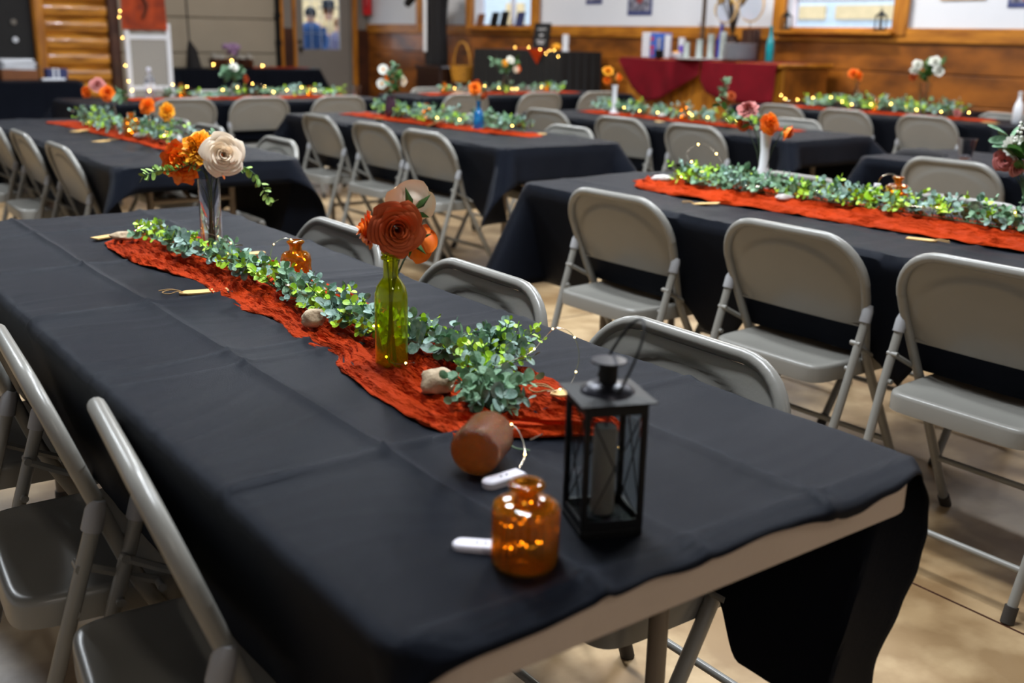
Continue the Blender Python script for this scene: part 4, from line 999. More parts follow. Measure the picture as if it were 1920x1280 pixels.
flower('rust_rose', 'small rust bloom low at the left of the white bud vase', pb+Vector((-.003, 0, 0)), (1.75, 1.88, .975), (-.7, -.4, -.4), .026, 'rose_rust', seed=74, layers=4)
sprig('green_sprig', 'dark green stem leaning far left from the white bud vase', pb+Vector((0, .003, 0)), [pb+Vector((0, .003, 0)), (1.76, 1.82, .95), (1.75, 1.93, 1.0), (1.75, 2.02, 1.055)], .010, 8, 'green', 75)
small_amber('fluted amber bottle behind the garland of the right-hand table', (1.80, 1.27, B_+.006), .112, 1.02, 76)
t = thing('battery_pack', 'grey battery pack hung left of the fluted amber bottle', 'battery pack', (1.80, 1.345, .80), 0, 'white fairy light battery packs'); o = battery(t, Vector((0, 0, 0)), 0); o.rotation_euler = (0, -1.2, .4); o.name = 'pack_case'
tag(MB().tube(smooth_path([(1.80, 1.27, .858), (1.80, 1.30, .866), (1.80, 1.335, .85), (1.80, 1.345, .81)], 6), .001, 5).build('battery_wire', M['wire']), 'thin wire over the neck of the fluted amber bottle', 'wire')
vase('clear faceted vase with daisies at the right frame edge', (1.76, .81, B_), 'jar', .085, 'clear', s=1.0)
pb = Vector((1.76, .81, B_+.008))
flower('pink_rose', 'dusty pink bloom at the right frame edge', pb, (1.745, .905, .952), (-.7, -.5, 0), .036, 'rose_pink', seed=77, layers=5)
flower('pink_rose', 'second dusty pink bloom lower at the right frame edge', pb+Vector((.003, 0, 0)), (1.745, .865, .935), (-.4, -.8, -.3), .030, 'rose_pink', seed=78, layers=4)
daisy('white_daisy', 'white daisy at the right frame edge above the pink bloom', pb+Vector((0, .003, 0)), (1.75, .885, .990), (-.6, -.6, .4), .034)
sprig('white_bud_sprig', 'sprig of small white buds at the right frame edge', pb+Vector((0, -.003, 0)), [pb+Vector((0, -.003, 0)), (1.75, .87, .96), (1.75, .875, 1.02), (1.75, .872, 1.06)], .0045, 10, 'petal_white', 79, ball_=True)
sprig('green_sprig', 'broad green leaves reaching left at the right frame edge', pb+Vector((-.003, 0, 0)), [pb+Vector((-.003, 0, 0)), (1.75, .86, .95), (1.75, .89, 1.0), (1.75, .92, 1.03)], .016, 4, 'sage', 80, blade=1.8)
sprig('green_sprig', 'dark green leaves below the daisy at the right frame edge', pb+Vector((-.003, .003, 0)), [pb+Vector((-.003, .003, 0)), (1.75, .85, .92), (1.75, .85, .96), (1.75, .86, 1.0)], .017, 5, 'green', 81, blade=1.8)
stone('grey flat stone at the far end of the right-hand runner', (1.56, 2.08, TZ+.024), .036, (1, .6, .35), 'pale_stone', 8, -.6)
stone('pale stone between runner and garland on the right-hand table', (1.60, 1.55, TZ+.022), .028, (1, .7, .4), 'pale_stone', 9, -.9)
wood_tag('wooden tag with upright twine, standing left before the white bud vase', (1.39, 1.70, TZ+.007), 2.1, .09, .035, .1)
wood_tag('wooden tag with trailing twine before the right part of the right-hand runner', (1.44, .94, TZ+.006), -1.2, .08, .03)
# --- far right table
def cup(label, p, h=.095, r=.044, m='clear'):
    return lathe_thing('plastic_cup', label, 'cup', p, hollow([(r*.68, 0), (r*.7, .003), (r*.97, h*.95), (r*1.06, h*.96), (r*1.06, h)], .0012, .003), m, 28, 'clear plastic cups')
cup('clear plastic cup on the far right table', (3.62, 2.12, TZ+.004))
b = MB().grid(20, 12, lambda i, j: Vector(((i/20-.5)*.24, (j/12-.5)*.12, .026*(max(0, 1-abs(i/10-1)**3)*max(0, 1-abs(j/6-1)**2.5))**.5+.003*nz(i*.5, j*.6, 1))))
b.box((0, 0, .002), (.22, .10, .004), bev=.001)
t = thing('purse', 'black soft purse lying left of the clear cup', 'purse', (3.58, 2.33, TZ+.005), -1.2); b.build('pouch', M['coat'], t)
MB().tube([(-.1, .02, .012), (0, .03, .03), (.1, .02, .012)], .001, 5).build('zipper', M['blackg'], t)
runner('rust gauze runner end on the far right table beyond the clear cup', [(.6, 3.55), (1.9, 3.58)], [(.6, 3.75), (1.9, 3.70)], .6, 1.93, res=.03, seed=25)
# --- wainscot table
runner('rust gauze runner on the wainscot table', [(3.5, 6.12), (4.2, 6.10), (4.8, 6.08), (5.35, 6.06)], [(3.5, 6.34), (4.8, 6.30), (5.35, 6.26)], 3.48, 5.36, res=.025, seed=26)
garland('eucalyptus garland on the wainscot table behind the back chairs', [(6.26, 3.75, .765), (6.26, 4.2, .77), (6.25, 4.6, .77), (6.24, 5.05, .77)], seed=16, n=130, wid=.09, hgt=.10, lr=(.016, .024), lime=.45)
lights('fairy lights along the garland of the wainscot table', [(6.18, 3.6, .80), (6.15, 4.0, .79), (6.2, 4.3, .82), (6.12, 4.6, .80), (6.2, 4.9, .84), (6.1, 5.2, .80), (6.15, 5.35, .84)], 13, 16, .0034)
vase('clear bottle with a pink label holding orange flowers on the wainscot table', (6.28, 4.68, B_), 'bottle', .235, 'clear', 'labelled_bottle', s=1.15)
MB_ = MB().lathe([(.0365, 0), (.0365, .055)], 26); MB_.f = [f for f in MB_.f if len(f) == 4]
lab = MB_.build('bottle_label', M['pinklabel'], bpy.data.objects['labelled_bottle'], (0, 0, .035))
flower('orange_rose', 'orange carnation in the pink-labelled bottle', (6.28, 4.68, B_+.01), (6.24, 4.70, 1.03), (-.5, -.6, .5), .05, 'rose_or', seed=82, layers=5, ruffle=.7)
flower('orange_rose', 'second orange carnation at the right in the pink-labelled bottle', (6.283, 4.68, B_+.01), (6.24, 4.65, 1.02), (.1, -.8, .3), .045, 'rose_or', seed=83, layers=5, ruffle=.7)
vase('tall clear vase with white blooms on the wainscot table', (6.26, 4.06, B_), 'tumbler', .25, 'clear', s=1.25)
pb = Vector((6.26, 4.06, B_+.01))
for k, (h_, r_, l_) in enumerate([((6.23, 4.13, 1.12), .045, 'white bloom at the left of the tall clear vase'), ((6.23, 3.985, 1.145), .05, 'highest white bloom of the tall clear vase'), ((6.23, 3.95, 1.08), .045, 'white bloom at the lower right of the tall clear vase'), ((6.24, 4.16, 1.075), .036, 'small white bloom low at the left of the tall clear vase')]):
    flower('white_bloom', l_, pb+Vector((.006*k-.009, 0, 0)), h_, (-.5, -.6, .5), r_, 'petal_white', seed=84+k, layers=4, ruffle=.6)
flower('rust_rose', 'small rust bloom hanging low in the tall clear vase bouquet', pb+Vector((0, .006, 0)), (6.22, 4.15, 1.03), (-.6, -.5, -.3), .034, 'rose_rust', seed=90, layers=4)
sprig('green_sprig', 'green leaves amid the white blooms of the tall clear vase', pb+Vector((0, -.006, 0)), [pb+Vector((0, -.006, 0)), (6.26, 4.05, 1.0), (6.23, 4.05, 1.06), (6.22, 4.03, 1.12)], .026, 10, 'green', 91)
sprig('green_sprig', 'green leaf sprig reaching right from the tall clear vase', pb+Vector((.006, .006, 0)), [pb+Vector((.006, .006, 0)), (6.26, 4.03, 1.02), (6.24, 3.96, 1.10), (6.23, 3.90, 1.15)], .022, 5, 'green', 92)
small_amber('amber bottle amid the greenery of the wainscot table', (6.24, 4.46, B_+.006), .11, 1.1, 93)
vase('white bottle vase at the right end of the wainscot table', (6.26, 3.31, B_), 'bottle', .22, 'milk', 'white_bottle', s=1.1)
flower('pink_rose', 'pale pink bloom lying on the runner end of the wainscot table', (6.16, 3.72, B_+.03), (6.14, 3.70, .795), (-.7, -.6, .3), .032, 'rose_pink', seed=94, layers=4)
wood_tag('wooden tag at the right end of the wainscot table', (6.10, 3.42, TZ+.006), 1.3, .14, .05, twine=False)
wood_tag('wooden tag at the left end of the wainscot table runner', (6.02, 5.12, TZ+.006), 1.3, .14, .05, twine=False)
# --- back row left table
runner('rust gauze runner on the back row left table', [(0, 0), (1.9, 0)], [(0, .22), (1.9, .22)], 0, 1.9, res=.03, seed=27, x=1.35, y=7.62, rz=-pi/2)
garland('sparse eucalyptus garland on the back row left table', [(1.6, 7.46, .765), (2.2, 7.5, .765), (2.7, 7.48, .765), (3.1, 7.5, .765)], seed=17, n=70, wid=.08, hgt=.07, lr=(.015, .022), lime=.2)
lights('fairy lights along the garland of the back row left table', [(1.45, 7.45, .80), (1.7, 7.42, .86), (1.9, 7.42, .80), (2.15, 7.42, .83), (2.35, 7.42, .86), (2.5, 7.42, .79), (2.7, 7.42, .83), (2.9, 7.42, .79)], 12, 17, .0034)
t = lathe_thing('water_bottle', 'clear plastic bottle upright on the back row left table', 'bottle', (1.52, 7.5, B_), [(.0008, 0), (.034, 0), (.037, .005), (.037, .13), (.036, .15), (.020, .195), (.014, .205), (.014, .228), (.0008, .228)], 'waterb', 26)
MB().lathe([(.0165, .212), (.0165, .240), (.001, .241)], 20).build('bottle_cap', M['white'], t)
q = MB().lathe([(.0378, .075), (.0378, .125)], 26); q.f = [f for f in q.f if len(f) == 4]; q.build('bottle_label', M['porc'], t)
vase('glass jar with pale green bouquet on the back row left table', (2.20, 7.5, B_), 'jar', .12, 'clear')
pb = Vector((2.20, 7.5, B_+.008))
for k, (p2, l_) in enumerate([((2.10, 7.5, .945), 'pale green foliage at the left of the jar bouquet'), ((2.17, 7.5, .985), 'pale green foliage rising at the middle of the jar bouquet'), ((2.24, 7.5, .96), 'pale green foliage at the right of the jar bouquet')]):
    sprig('green_sprig', l_, pb+Vector((.004*k-.004, 0, 0)), [pb+Vector((.004*k-.004, 0, 0)), (2.19, 7.5, .88), Vector(p2)*.5+Vector((2.19, 7.5, .88))*.5, p2], .020, 12, 'sage', 95+k)
flower('white_bloom', 'white bloom topping the pale green bouquet', pb+Vector((0, .004, 0)), (2.18, 7.48, .985), (-.2, -.8, .5), .04, 'petal_white', seed=98, layers=4)
flower('rust_rose', 'rust bloom at the lower right of the pale green bouquet', pb+Vector((0, -.004, 0)), (2.275, 7.48, .895), (.5, -.8, 0), .035, 'rose_rust', seed=99, layers=4)
small_amber('amber bottle at the left of the back row left table', (1.76, 7.5, B_+.006), .115, .9, 100)
small_amber('low amber bottle at the right of the back row left table', (2.83, 7.5, B_+.006), .085, .9, 101)
cup('clear plastic cup at the right end of the back row left table', (3.27, 7.5, TZ+.004))
# --- back row centre table
runner('rust gauze runner on the back row centre table', [(0, 0), (1.75, 0)], [(0, .22), (1.75, .22)], 0, 1.75, res=.03, seed=28, x=4.0, y=7.70, rz=-pi/2)
garland('sparse eucalyptus garland on the back row centre table', [(4.15, 7.56, .765), (4.7, 7.6, .765), (5.2, 7.58, .765), (5.6, 7.6, .765)], seed=18, n=70, wid=.08, hgt=.06, lr=(.015, .022), lime=.2)
lights('fairy lights along the garland of the back row centre table', [(4.2, 7.5, .79), (4.55, 7.5, .84), (4.63, 7.5, .81), (4.9, 7.5, .79), (5.0, 7.5, .79), (5.4, 7.5, .81)], 7, 18, .0034)
vase('clear glass jar with white and orange bouquet on the back row centre table', (4.93, 7.6, B_), 'jar', .165, 'clear')
pb = Vector((4.93, 7.6, B_+.008))
flower('white_bloom', 'white bloom at the top of the centre jar bouquet', pb, (4.95, 7.58, 1.05), (-.1, -.8, .5), .042, 'petal_white', seed=102, layers=4, ruffle=.4)
flower('marigold_rose', 'small yellow bloom in the centre jar bouquet', pb+Vector((.004, 0, 0)), (4.875, 7.57, 1.02), (-.3, -.9, .2), .034, 'rose_yel', seed=103, layers=4)
flower('orange_rose', 'orange bloom at the right of the centre jar bouquet', pb+Vector((-.004, 0, 0)), (5.04, 7.58, .97), (.4, -.8, 0), .042, 'rose_or', seed=104, layers=4)
flower('cream_rose', 'cream bloom beside the orange one in the centre jar', pb+Vector((0, .004, 0)), (5.0, 7.56, .965), (0, -.9, 0), .034, 'rose_cream', seed=105, layers=4)
sprig('green_sprig', 'green foliage spreading left from the centre jar', pb+Vector((0, -.004, 0)), [pb+Vector((0, -.004, 0)), (4.92, 7.6, .93), (4.84, 7.6, .99), (4.76, 7.6, 1.05)], .022, 12, 'sage', 106)
sprig('green_sprig', 'green foliage spreading right from the centre jar', pb+Vector((.004, -.004, 0)), [pb+Vector((.004, -.004, 0)), (4.93, 7.6, .93), (4.98, 7.6, .99), (5.04, 7.6, 1.05)], .022, 10, 'green', 107)
small_amber('amber bottle at the left of the back row centre table', (4.22, 7.6, B_+.006), .105, .9, 108)
small_amber('low amber bottle at the right of the back row centre table', (5.41, 7.6, B_+.006), .085, .95, 109)
wood_tag('wooden tag before the runner on the back row centre table', (4.27, 7.46, TZ+.03), .1, .14, .05, twine=False)

# ============================================================ ALONG THE WALLS
# serving bar with crimson cloth
bar = thing('serving_bar', 'honey pine serving bar under the crimson cloth at the wainscot', 'bar', (7.1, 6.92, 0))
b = MB()
for k in range(13): b.box((-.28, -.97+k*.1615, .52), (.03, .158, 1.02), bev=.004)
b.build('front_boards', M['honeyv'], bar)
MB().box((.06, 0, .52), (.62, 2.08, 1.02)).build('cabinet', M['stain'], bar)
MB().box((.02, 0, 1.055), (.78, 2.14, .04), bev=.008).build('counter', M['honey'], bar)
def drape(name, label, y0, y1, tip, tipd, side, seed):
    b = MB()
    def f(i, j):
        y = y0+(y1-y0)*i/30; a = interp(tip, (y-y0)/(y1-y0))
        t = j/16
        if t < .35: return Vector((7.1+.40-(.78+.05)*t/.35*.98, y, 1.078+.002*nz(y*5, t*5, seed)))
        q = (t-.35)/.65
        return Vector((6.71-.012-.03*sin(q*pi)*nz(y*7, 3, seed)-.02*q*(1+nz(y*6, q, seed)), y, 1.078-a*q))
    b.grid(30, 16, f); o = b.build(name, M['redcloth']); so = o.modifiers.new('thickness', 'SOLIDIFY'); so.thickness = .002; so.offset = 1
    return tag(o, label, 'cloth', 'crimson cloths on the serving bar')
drape('bar_cloth', 'bright crimson cloth hanging to a point at the left half of the bar', 6.81, 7.98, [(0, .14), (.45, .40), (.62, .44), (.8, .30), (1, .03)], .4, 0, 1)
drape('bar_cloth', 'dark crimson cloth hanging at the right half of the bar', 5.87, 6.79, [(0, .36), (.3, .38), (.7, .36), (.9, .30), (1, .18)], .4, 0, 2)
BZ = 1.082
def boxthing(name, label, cat, p, d, m, rz=0, group=None, bev=.004):
    o = MB().box((0, 0, d[2]/2), d, bev=bev).build(name, M[m], None, p); o.rotation_euler = (0, 0, rz)
    return tag(o, label, cat, group)
ORD = ['lowest', 'second', 'third', 'fourth', 'fifth', 'sixth', 'seventh', 'eighth', 'ninth', 'topmost tenth']
BY = lambda y: .944*y-.04
# ribbed stack of white trays
for k in range(9):
    boxthing('white_tray', ORD[k]+' white foam tray from the bottom of the stack at the left of the bar', 'tray', (7.12-.13, BY(8.33), BZ+k*.0285), (.16, .12, .026), 'porc', 0, 'white foam trays on the bar', .006)
bx_ = thing('printed_carton', 'blue carton with red print beside the white tray stack', 'box', (7.1-.13, BY(8.15), BZ), 0)
MB().box((0, 0, .125), (.14, .18, .25), bev=.003).build('carton', M['bluebox'], bx_)
q = MB()
for (y, z, r) in ((.06, .19, .022), (.055, .10, .026), (.05, .045, .018)): q.cyl((-.071, y, z), (-.0735, y, z), r, n=14)
q.build('red_print', M['redbox'], bx_)
q = MB().box((-.0725, -.045, .12), (.002, .05, .16)); q.build('pale_print', M['pgrey'], bx_)
def cupstack(label, p, n, r, h, m, name='cup_stack', grp='stacked cups on the bar'):
    prof = []
    for k in range(n):
        z = k*h; prof += [(r*.9, z), (r, z+h*.8), (r*1.03, z+h*.85), (r*1.03, z+h*.98)]
    return lathe_thing(name, label, 'cups', p, [(.0008, 0)]+prof+[(.0008, n*h-.002)], m, 20, grp)
cupstack('white paper cup stack right beside the blue carton', (7.05-.13, BY(7.99), BZ), 8, .038, .029, 'porc')
cupstack('second white cup stack, slightly behind the blue carton', (7.15-.13, BY(7.88), BZ), 7, .038, .03, 'porc')
lathe_thing('candy_dish', 'small dish with yellow wrapper among the bar cups', 'dish', (6.95-.13, BY(7.74), BZ), hollow([(.03, 0), (.05, .01), (.065, .06)], .004), 'porc', 22)
boxthing('yellow_wrapper', 'small yellow packet lying in the dish on the bar', 'packet', (6.95-.13, BY(7.74), BZ+.052), (.06, .05, .02), 'rose_yel', .4)
boxthing('black_box', 'small black box at the foot of the white cup stacks', 'box', (6.88-.13, BY(7.93), BZ), (.07, .06, .08), 'black')
for k, (y, n, l) in enumerate([(7.60, 6, 'left'), (7.45, 7, 'second from left'), (7.33, 9, 'second from right'), (7.20, 10, 'right')]):
    cupstack('pale green translucent tumbler stack, %s of four on the bar' % l, (6.95+.04*k-.13, BY(y), BZ+.012), n, .036, .026, 'steel', 'tumbler_stack', 'tumbler stacks on the bar')
lathe_thing('serving_tray', 'pale round serving tray under the tumbler stacks', 'tray', (6.98-.13, BY(7.42), BZ), [(.0008, 0), (.235, 0), (.25, .010), (.245, .011), (.0008, .004)], 'porc', 36)
for k in range(10):
    lathe_thing('dinner_plate', ORD[k]+' white plate from the bottom of the stack at the right of the bar', 'plate', (7.0-.13, BY(6.90), BZ+k*.0165), [(.0008, 0), (.10, 0), (.165, .014), (.168, .0155), (.10, .0055), (.0008, .0055)], 'porc', 34, 'white plates stacked on the bar')
vase('tall pale glass vase at the back left of the bar', (7.2-.13, BY(7.66), BZ), 'column', .36, 'clear', s=1.2)
vase('slim pale glass vase beside the tall one at the back of the bar', (7.25-.13, BY(7.56), BZ), 'column', .33, 'clear', s=1.1)
vase('cobalt blue bottle behind the tumbler stacks', (7.28-.13, BY(7.44), BZ), 'bottle', .37, 'cobalt', 'cobalt_bottle', s=1.3)
vase('teal glass bottle behind the plate stack', (7.30-.13, BY(6.78), BZ), 'bottle', .33, 'tealg', 'teal_bottle', s=1.3)
boxthing('violet_box', 'small violet printed box between the glass vases of the bar', 'box', (7.02-.13, BY(7.72), BZ), (.05, .07, .13), 'violet')
boxthing('dark_crate', 'dark narrow crate behind the tumblers at the right of the bar', 'box', (7.32-.13, BY(7.06), BZ), (.10, .16, .30), 'dkwood')
# floral arrangement with clear balloons
t = thing('dried_grass_arrangement', 'tall golden dried grass arrangement standing on the bar', 'flower arrangement', (7.3-.13, BY(7.30), BZ))
MB().lathe(hollow([(.05, 0), (.07, .01), (.075, .16), (.05, .22), (.055, .24)], .004), 24).build('pot', M['dkwood'], t)
V = MB(); G = MB(); rr = random.Random(9)
for k in range(46):
    a = rr.uniform(-1.4, 1.4); h = rr.uniform(.42, .95); sp = a*.30
    tip = Vector((rr.uniform(-.12, .10), sp*h*1.2, .2+h)); P_ = smooth_path([(0, 0, .2), (tip.x*.4, tip.y*.3, .2+h*.5), tip], 5)
    V.tube(P_, .002, 4); d = (P_[-1]-P_[-3]).normalized()
    for q in range(6):
        G.ball(P_[-1]-d*q*.022, .014+.004*rr.random(), 5, (1, 1, 1.6))
V.build('stems', M['twig'], t); G.build('grass_plumes', M['pampas'], t)
for k, (y, z, r, l) in enumerate([(7.27, 1.56, .125, 'left'), (6.93, 1.60, .15, 'right')]):
    t = thing('clear_balloon', 'clear iridescent balloon in a pale hoop, %s of two over the bar' % l, 'balloon', (7.15-.13, BY(y), z), 0, 'clear balloons over the bar')
    MB().ball((0, 0, 0), r*.93, 26).build('balloon_film', M['irid'], t)
    MB().tube([(0, r*cos(2*pi*i/40), r*sin(2*pi*i/40)) for i in range(40)], .008, 6, closed=True).build('hoop', M['tagwood'], t)
    MB().tube([(0, 0, -r), (0, 0, BZ-z+.002)], .005, 6).build('stand', M['twig'], t)
tag(MB().cyl((7.35-.13, BY(7.78), BZ), (7.35-.13, BY(7.78), 2.2), .022, n=12).build('dark_pole', M['twig']), 'dark pole rising behind the left of the bar', 'pole')
# posters on the white panels
def poster(label, y0, y1, z0, z1, shapes, m='pblue'):
    t = thing('poster', label, 'poster', (X1-.006, (y0+y1)/2, (z0+z1)/2), 0, 'small posters on the white panels')
    w_, h_ = y1-y0, z1-z0
    MB().box((0, 0, 0), (.006, w_, h_)).build('backing', M[m], t)
    MB().box((-.004, 0, .01), (.003, w_*.88, h_*.86)).build('picture', M['pgrey'], t)
    q = MB()
    for (a, c, r) in shapes: q.cyl((-.005, a*w_, c*h_), (-.0075, a*w_, c*h_), r*w_, n=12)
    q.build('printed_shapes', M['pred'], t)
poster('small dark blue poster, leftmost above the wainscot', 9.33, 9.62, 1.66, 1.98, [(-.2, -.1, .1), (.2, .1, .12)])
poster('blue-edged poster with red and grey figures above the left of the bar', 8.47, 8.87, 1.53, 2.02, [(.25, .05, .12), (-.2, .2, .11), (0, -.12, .15)])
poster('violet-blue poster at the upper right corner', 3.85, 4.25, 1.58, 1.98, [(.1, -.3, .1)])
t = thing('wall_picture', 'thin wooden frame bottom showing on the right white panel', 'frame', (X1-.008, 4.66, 1.86)); b = MB()
for z in (-.2, .2): b.box((0, 0, z), (.015, .42, .025))
for y in (-.2, .2): b.box((0, y, 0), (.015, .025, .4))
b.build('frame_border', M['tagwood'], t); MB().box((.002, 0, 0), (.006, .38, .38)).build('picture', M['wallw'], t)
# sill lanterns
def sill_lantern(label, y):
    t = thing('sill_lantern', label, 'lantern', (X1-.075, y, 1.384), 0, 'dark lanterns on the window sill')
    MB().box((0, 0, .008), (.085, .085, .016), bev=.002).build('base', M['black'], t)
    for sx in (-1, 1):
        for sy in (-1, 1): MB().box((sx*.034, sy*.034, .07), (.009, .009, .11)).build('post', M['black'], t)
    MB().lathe([(.060, .125), (.05, .135), (.018, .162), (.012, .17), (.012, .178), (.002, .18)], 4, M=Matrix.Rotation(pi/4, 4, 'Z')).build('roof', M['black'], t)
    MB().tube([(0, .012*cos(k*2*pi/16), .192+.012*sin(k*2*pi/16)) for k in range(16)], .002, 5, closed=True).build('ring_handle', M['black'], t)
    MB().cyl((0, 0, .016), (0, 0, .07), .016, n=12).build('candle', M['wax'], t)
sill_lantern('dark lantern at the left end of the right window sill', 6.48); sill_lantern('dark lantern at the right end of the right window sill', 5.40)
# photo frames on the far window sill
for k, (y, h, m, l) in enumerate([(11.75, .17, 'brownbox', 'brown framed picture at the left of the far window sill'), (11.42, .19, 'black', 'black frame leaning in the middle of the far window sill'), (11.20, .20, 'black', 'black frame leaning right of the middle on the far window sill'), (10.85, .19, 'navy', 'dark blue frame at the right of the far window sill')]):
    o = MB().box((0, 0, h/2), (.015, .16, h), bev=.003, M=Matrix.Rotation(.25, 4, 'Y')).build('picture_frame', M[m], None, (X1-.075, y, 1.386+.002)); tag(o, l, 'picture frame', 'frames on the far window sill')
# black skirted cocktail table with sign
t = thing('high_table', 'tall black-skirted table beneath the chalkboard sign', 'table', (7.12, 9.985, 0))
MB().box((0, 0, 1.085), (.6, 1.72, .03), bev=.006).build('tabletop', M['dkwood'], t)
for sx in (-1, 1):
    for sy in (-1, 1): MB().cyl((sx*.26, sy*.82, 0), (sx*.26, sy*.82, 1.07), .018, n=10).build('leg', M['black'], t)
b = MB(); per = []
for k in range(241):
    q = k/240*4.64
    if q < .6: x, y = -.3+q, -.86
    elif q < 2.32: x, y = .3, -.86+(q-.6)
    elif q < 2.92: x, y = .3-(q-2.32), .86
    else: x, y = -.3, .86-(q-2.92)
    per.append((x, y, q))
def fs_(i, j):
    x, y, q = per[i]; z = 1.105-1.08*j/8; o_ = .012+.016*(j/8)**.4*sin(q*52)+.01*j/8
    return Vector((x+(-o_ if x <= -.299 else (o_ if x >= .299 else 0)), y+(-o_ if y <= -.859 else (o_ if y >= .859 else 0)), z))
b.grid(240, 8, fs_)
b.box((0, 0, 1.105), (.62, 1.74, .006))
tag(b.build('pleated_tablecloth', M['skirtcloth'], None, (7.12, 9.985, 0)), 'pleated black skirt cloth on the tall table under the chalkboard sign', 'tablecloth')
HZ = 1.111
t = thing('chalkboard_sign', 'small black chalkboard sign with white lettering on the tall table', 'sign', (7.0, 9.740, HZ), .1)
Mx = Matrix.Rotation(.12, 4, 'Y')
MB().box(Mx @ Vector((0, 0, .16)), (.012, .26, .30), M=Mx).build('board', M['chalk'], t)
fr = MB()
for y in (-.13, .13): fr.box(Mx @ Vector((-.001, y, .16)), (.018, .014, .32), M=Mx)
for z in (.01, .31): fr.box(Mx @ Vector((-.001, 0, z)), (.018, .27, .014), M=Mx)
fr.build('frame', M['black'], t)
wr = MB(); rr = random.Random(3)
for z, hw in ((.245, .07), (.175, .03), (.11, .075), (.08, .05)):
    P_ = [Mx @ Vector((-.008, hw-2*hw*k/14, z+(.010 if k % 2 else -.008)+rr.uniform(-.003, .003))) for k in range(15)]
    wr.tube(smooth_path(P_, 3), .0032, 4)
wr.build('chalk_lettering', M['chalkw'], t)
lathe_thing('white_candle', 'white pillar candle right of the chalkboard sign', 'candle', (6.98, 9.2400, HZ), [(.0008, 0), (.045, 0), (.035, .06), (.04, .12), (.036, .19), (.0008, .19)], 'porc', 20)
runner('rust gauze runner spread over the tall skirted table', [(0, -.1), (1.0, -.12)], [(0, .1), (1.0, .12)], 0, 1.0, res=.03, seed=30, x=7.0, y=9.290)
bpy.data.objects[[o.name for o in bpy.data.objects if o.name.startswith('table_runner')][-1]].location.z = HZ-TZ+.002
b = MB().grid(8, 8, lambda i, j: Vector((6.79-.004*nz(i*.5, j*.5, 2), 9.410+.30*(i/8)*(1-j/8)+.12*(j/8), HZ+.012-.17*(j/8))))
tag(b.build('rust_napkin', M['rust']), 'rust cloth corner hanging down over the black skirt', 'napkin')
lights('fairy lights at the right of the tall skirted table', [(6.80, 10.090, HZ+.03), (6.80, 9.840, HZ+.02), (6.80, 9.590, HZ+.04), (6.78, 9.390, HZ-.02), (6.77, 9.310, HZ-.03), (6.77, 9.240, HZ+.03), (6.77, 9.140, HZ-.03), (6.77, 9.090, HZ-.08)], 7, 31, .004)
t = thing('pumpkin', 'small orange pumpkin among the lights of the tall table', 'pumpkin', (6.92, 9.330, HZ+.045)); MB().ball((0, 0, 0), .055, 24, (1, 1, .75)).build('pumpkin_body', M['rose_yel'], t); MB().cyl((0, 0, .035), (.008, 0, .06), .006, n=6).build('stem', M['dstem'], t)
# basket on a dark trunk
t = thing('trunk', 'dark leather trunk with metal corners beside the tall table', 'trunk', (7.05, 11.95, 0)); MB().box((0, 0, .43), (.5, .62, .86), bev=.02).build('trunk_body', M['leather'], t)
q = MB()
for y in (-.30, .30):
    for z in (.04, .84): q.box((-.245, y, z), (.03, .04, .05), bev=.006)
q.build('metal_corner', M['blackg'], t)
boxthing('side_stool', 'dark low stool carrying the wicker basket', 'stool', (7.1, 11.45, 0), (.36, .34, .66), 'dkwood')
t = thing('wicker_basket', 'golden wicker basket with a tall hoop handle', 'basket', (7.0, 11.42, .662))
MB().lathe(hollow([(.11, 0), (.13, .01), (.155, .13), (.165, .20), (.17, .215)], .008), 28, M=Matrix.Diagonal((.85, 1.2, 1, 1))).build('basket_body', M['wicker'], t)
MB().tube([(0, .20*cos(pi*k/20), .19+.33*sin(pi*k/20)) for k in range(21)], .013, 8).build('handle', M['wicker'], t)
# black gown on a stand
t = thing('hanging_gown', 'black hooded gown hanging on a tall stand with a pale ribbon', 'gown', (7.1, 12.2, .865))
b = MB()
b.lathe([(.16, .0), (.17, .1), (.14, .5), (.16, .85), (.20, 1.05), (.10, 1.2), (.03, 1.25)], 40, flute=.12, nf=16)
b.build('gown_body', M['coat'], t)
b = MB(); b.tube([(-.02, .1, 1.1), (-.08, .45, .98), (-.1, .62, .80)], [.07, .09, .05], 10); b.build('sleeve', M['coat'], t)
MB().box((-.19, 0, .55), (.006, .09, .75), bev=.002).build('pale_ribbon', M['porc'], t)
# fire extinguisher
t = thing('fire_extinguisher', 'red fire extinguisher on the wall left of the gown', 'fire extinguisher', (7.50, 14.86, 1.55)); MB().lathe([(.0008, 0), (.07, 0), (.075, .02), (.075, .36), (.05, .42), (.025, .44), (.025, .46), (.0008, .46)], 24).build('cylinder', M['redm'], t)
b = MB().box((0, -.03, .49), (.03, .10, .03)); b.build('valve_handle', M['black'], t); MB().tube(smooth_path([(0, -.05, .47), (-.06, -.09, .4), (-.07, -.08, .2), (-.06, -.07, .1)], 5), .008, 6).build('hose', M['black'], t)
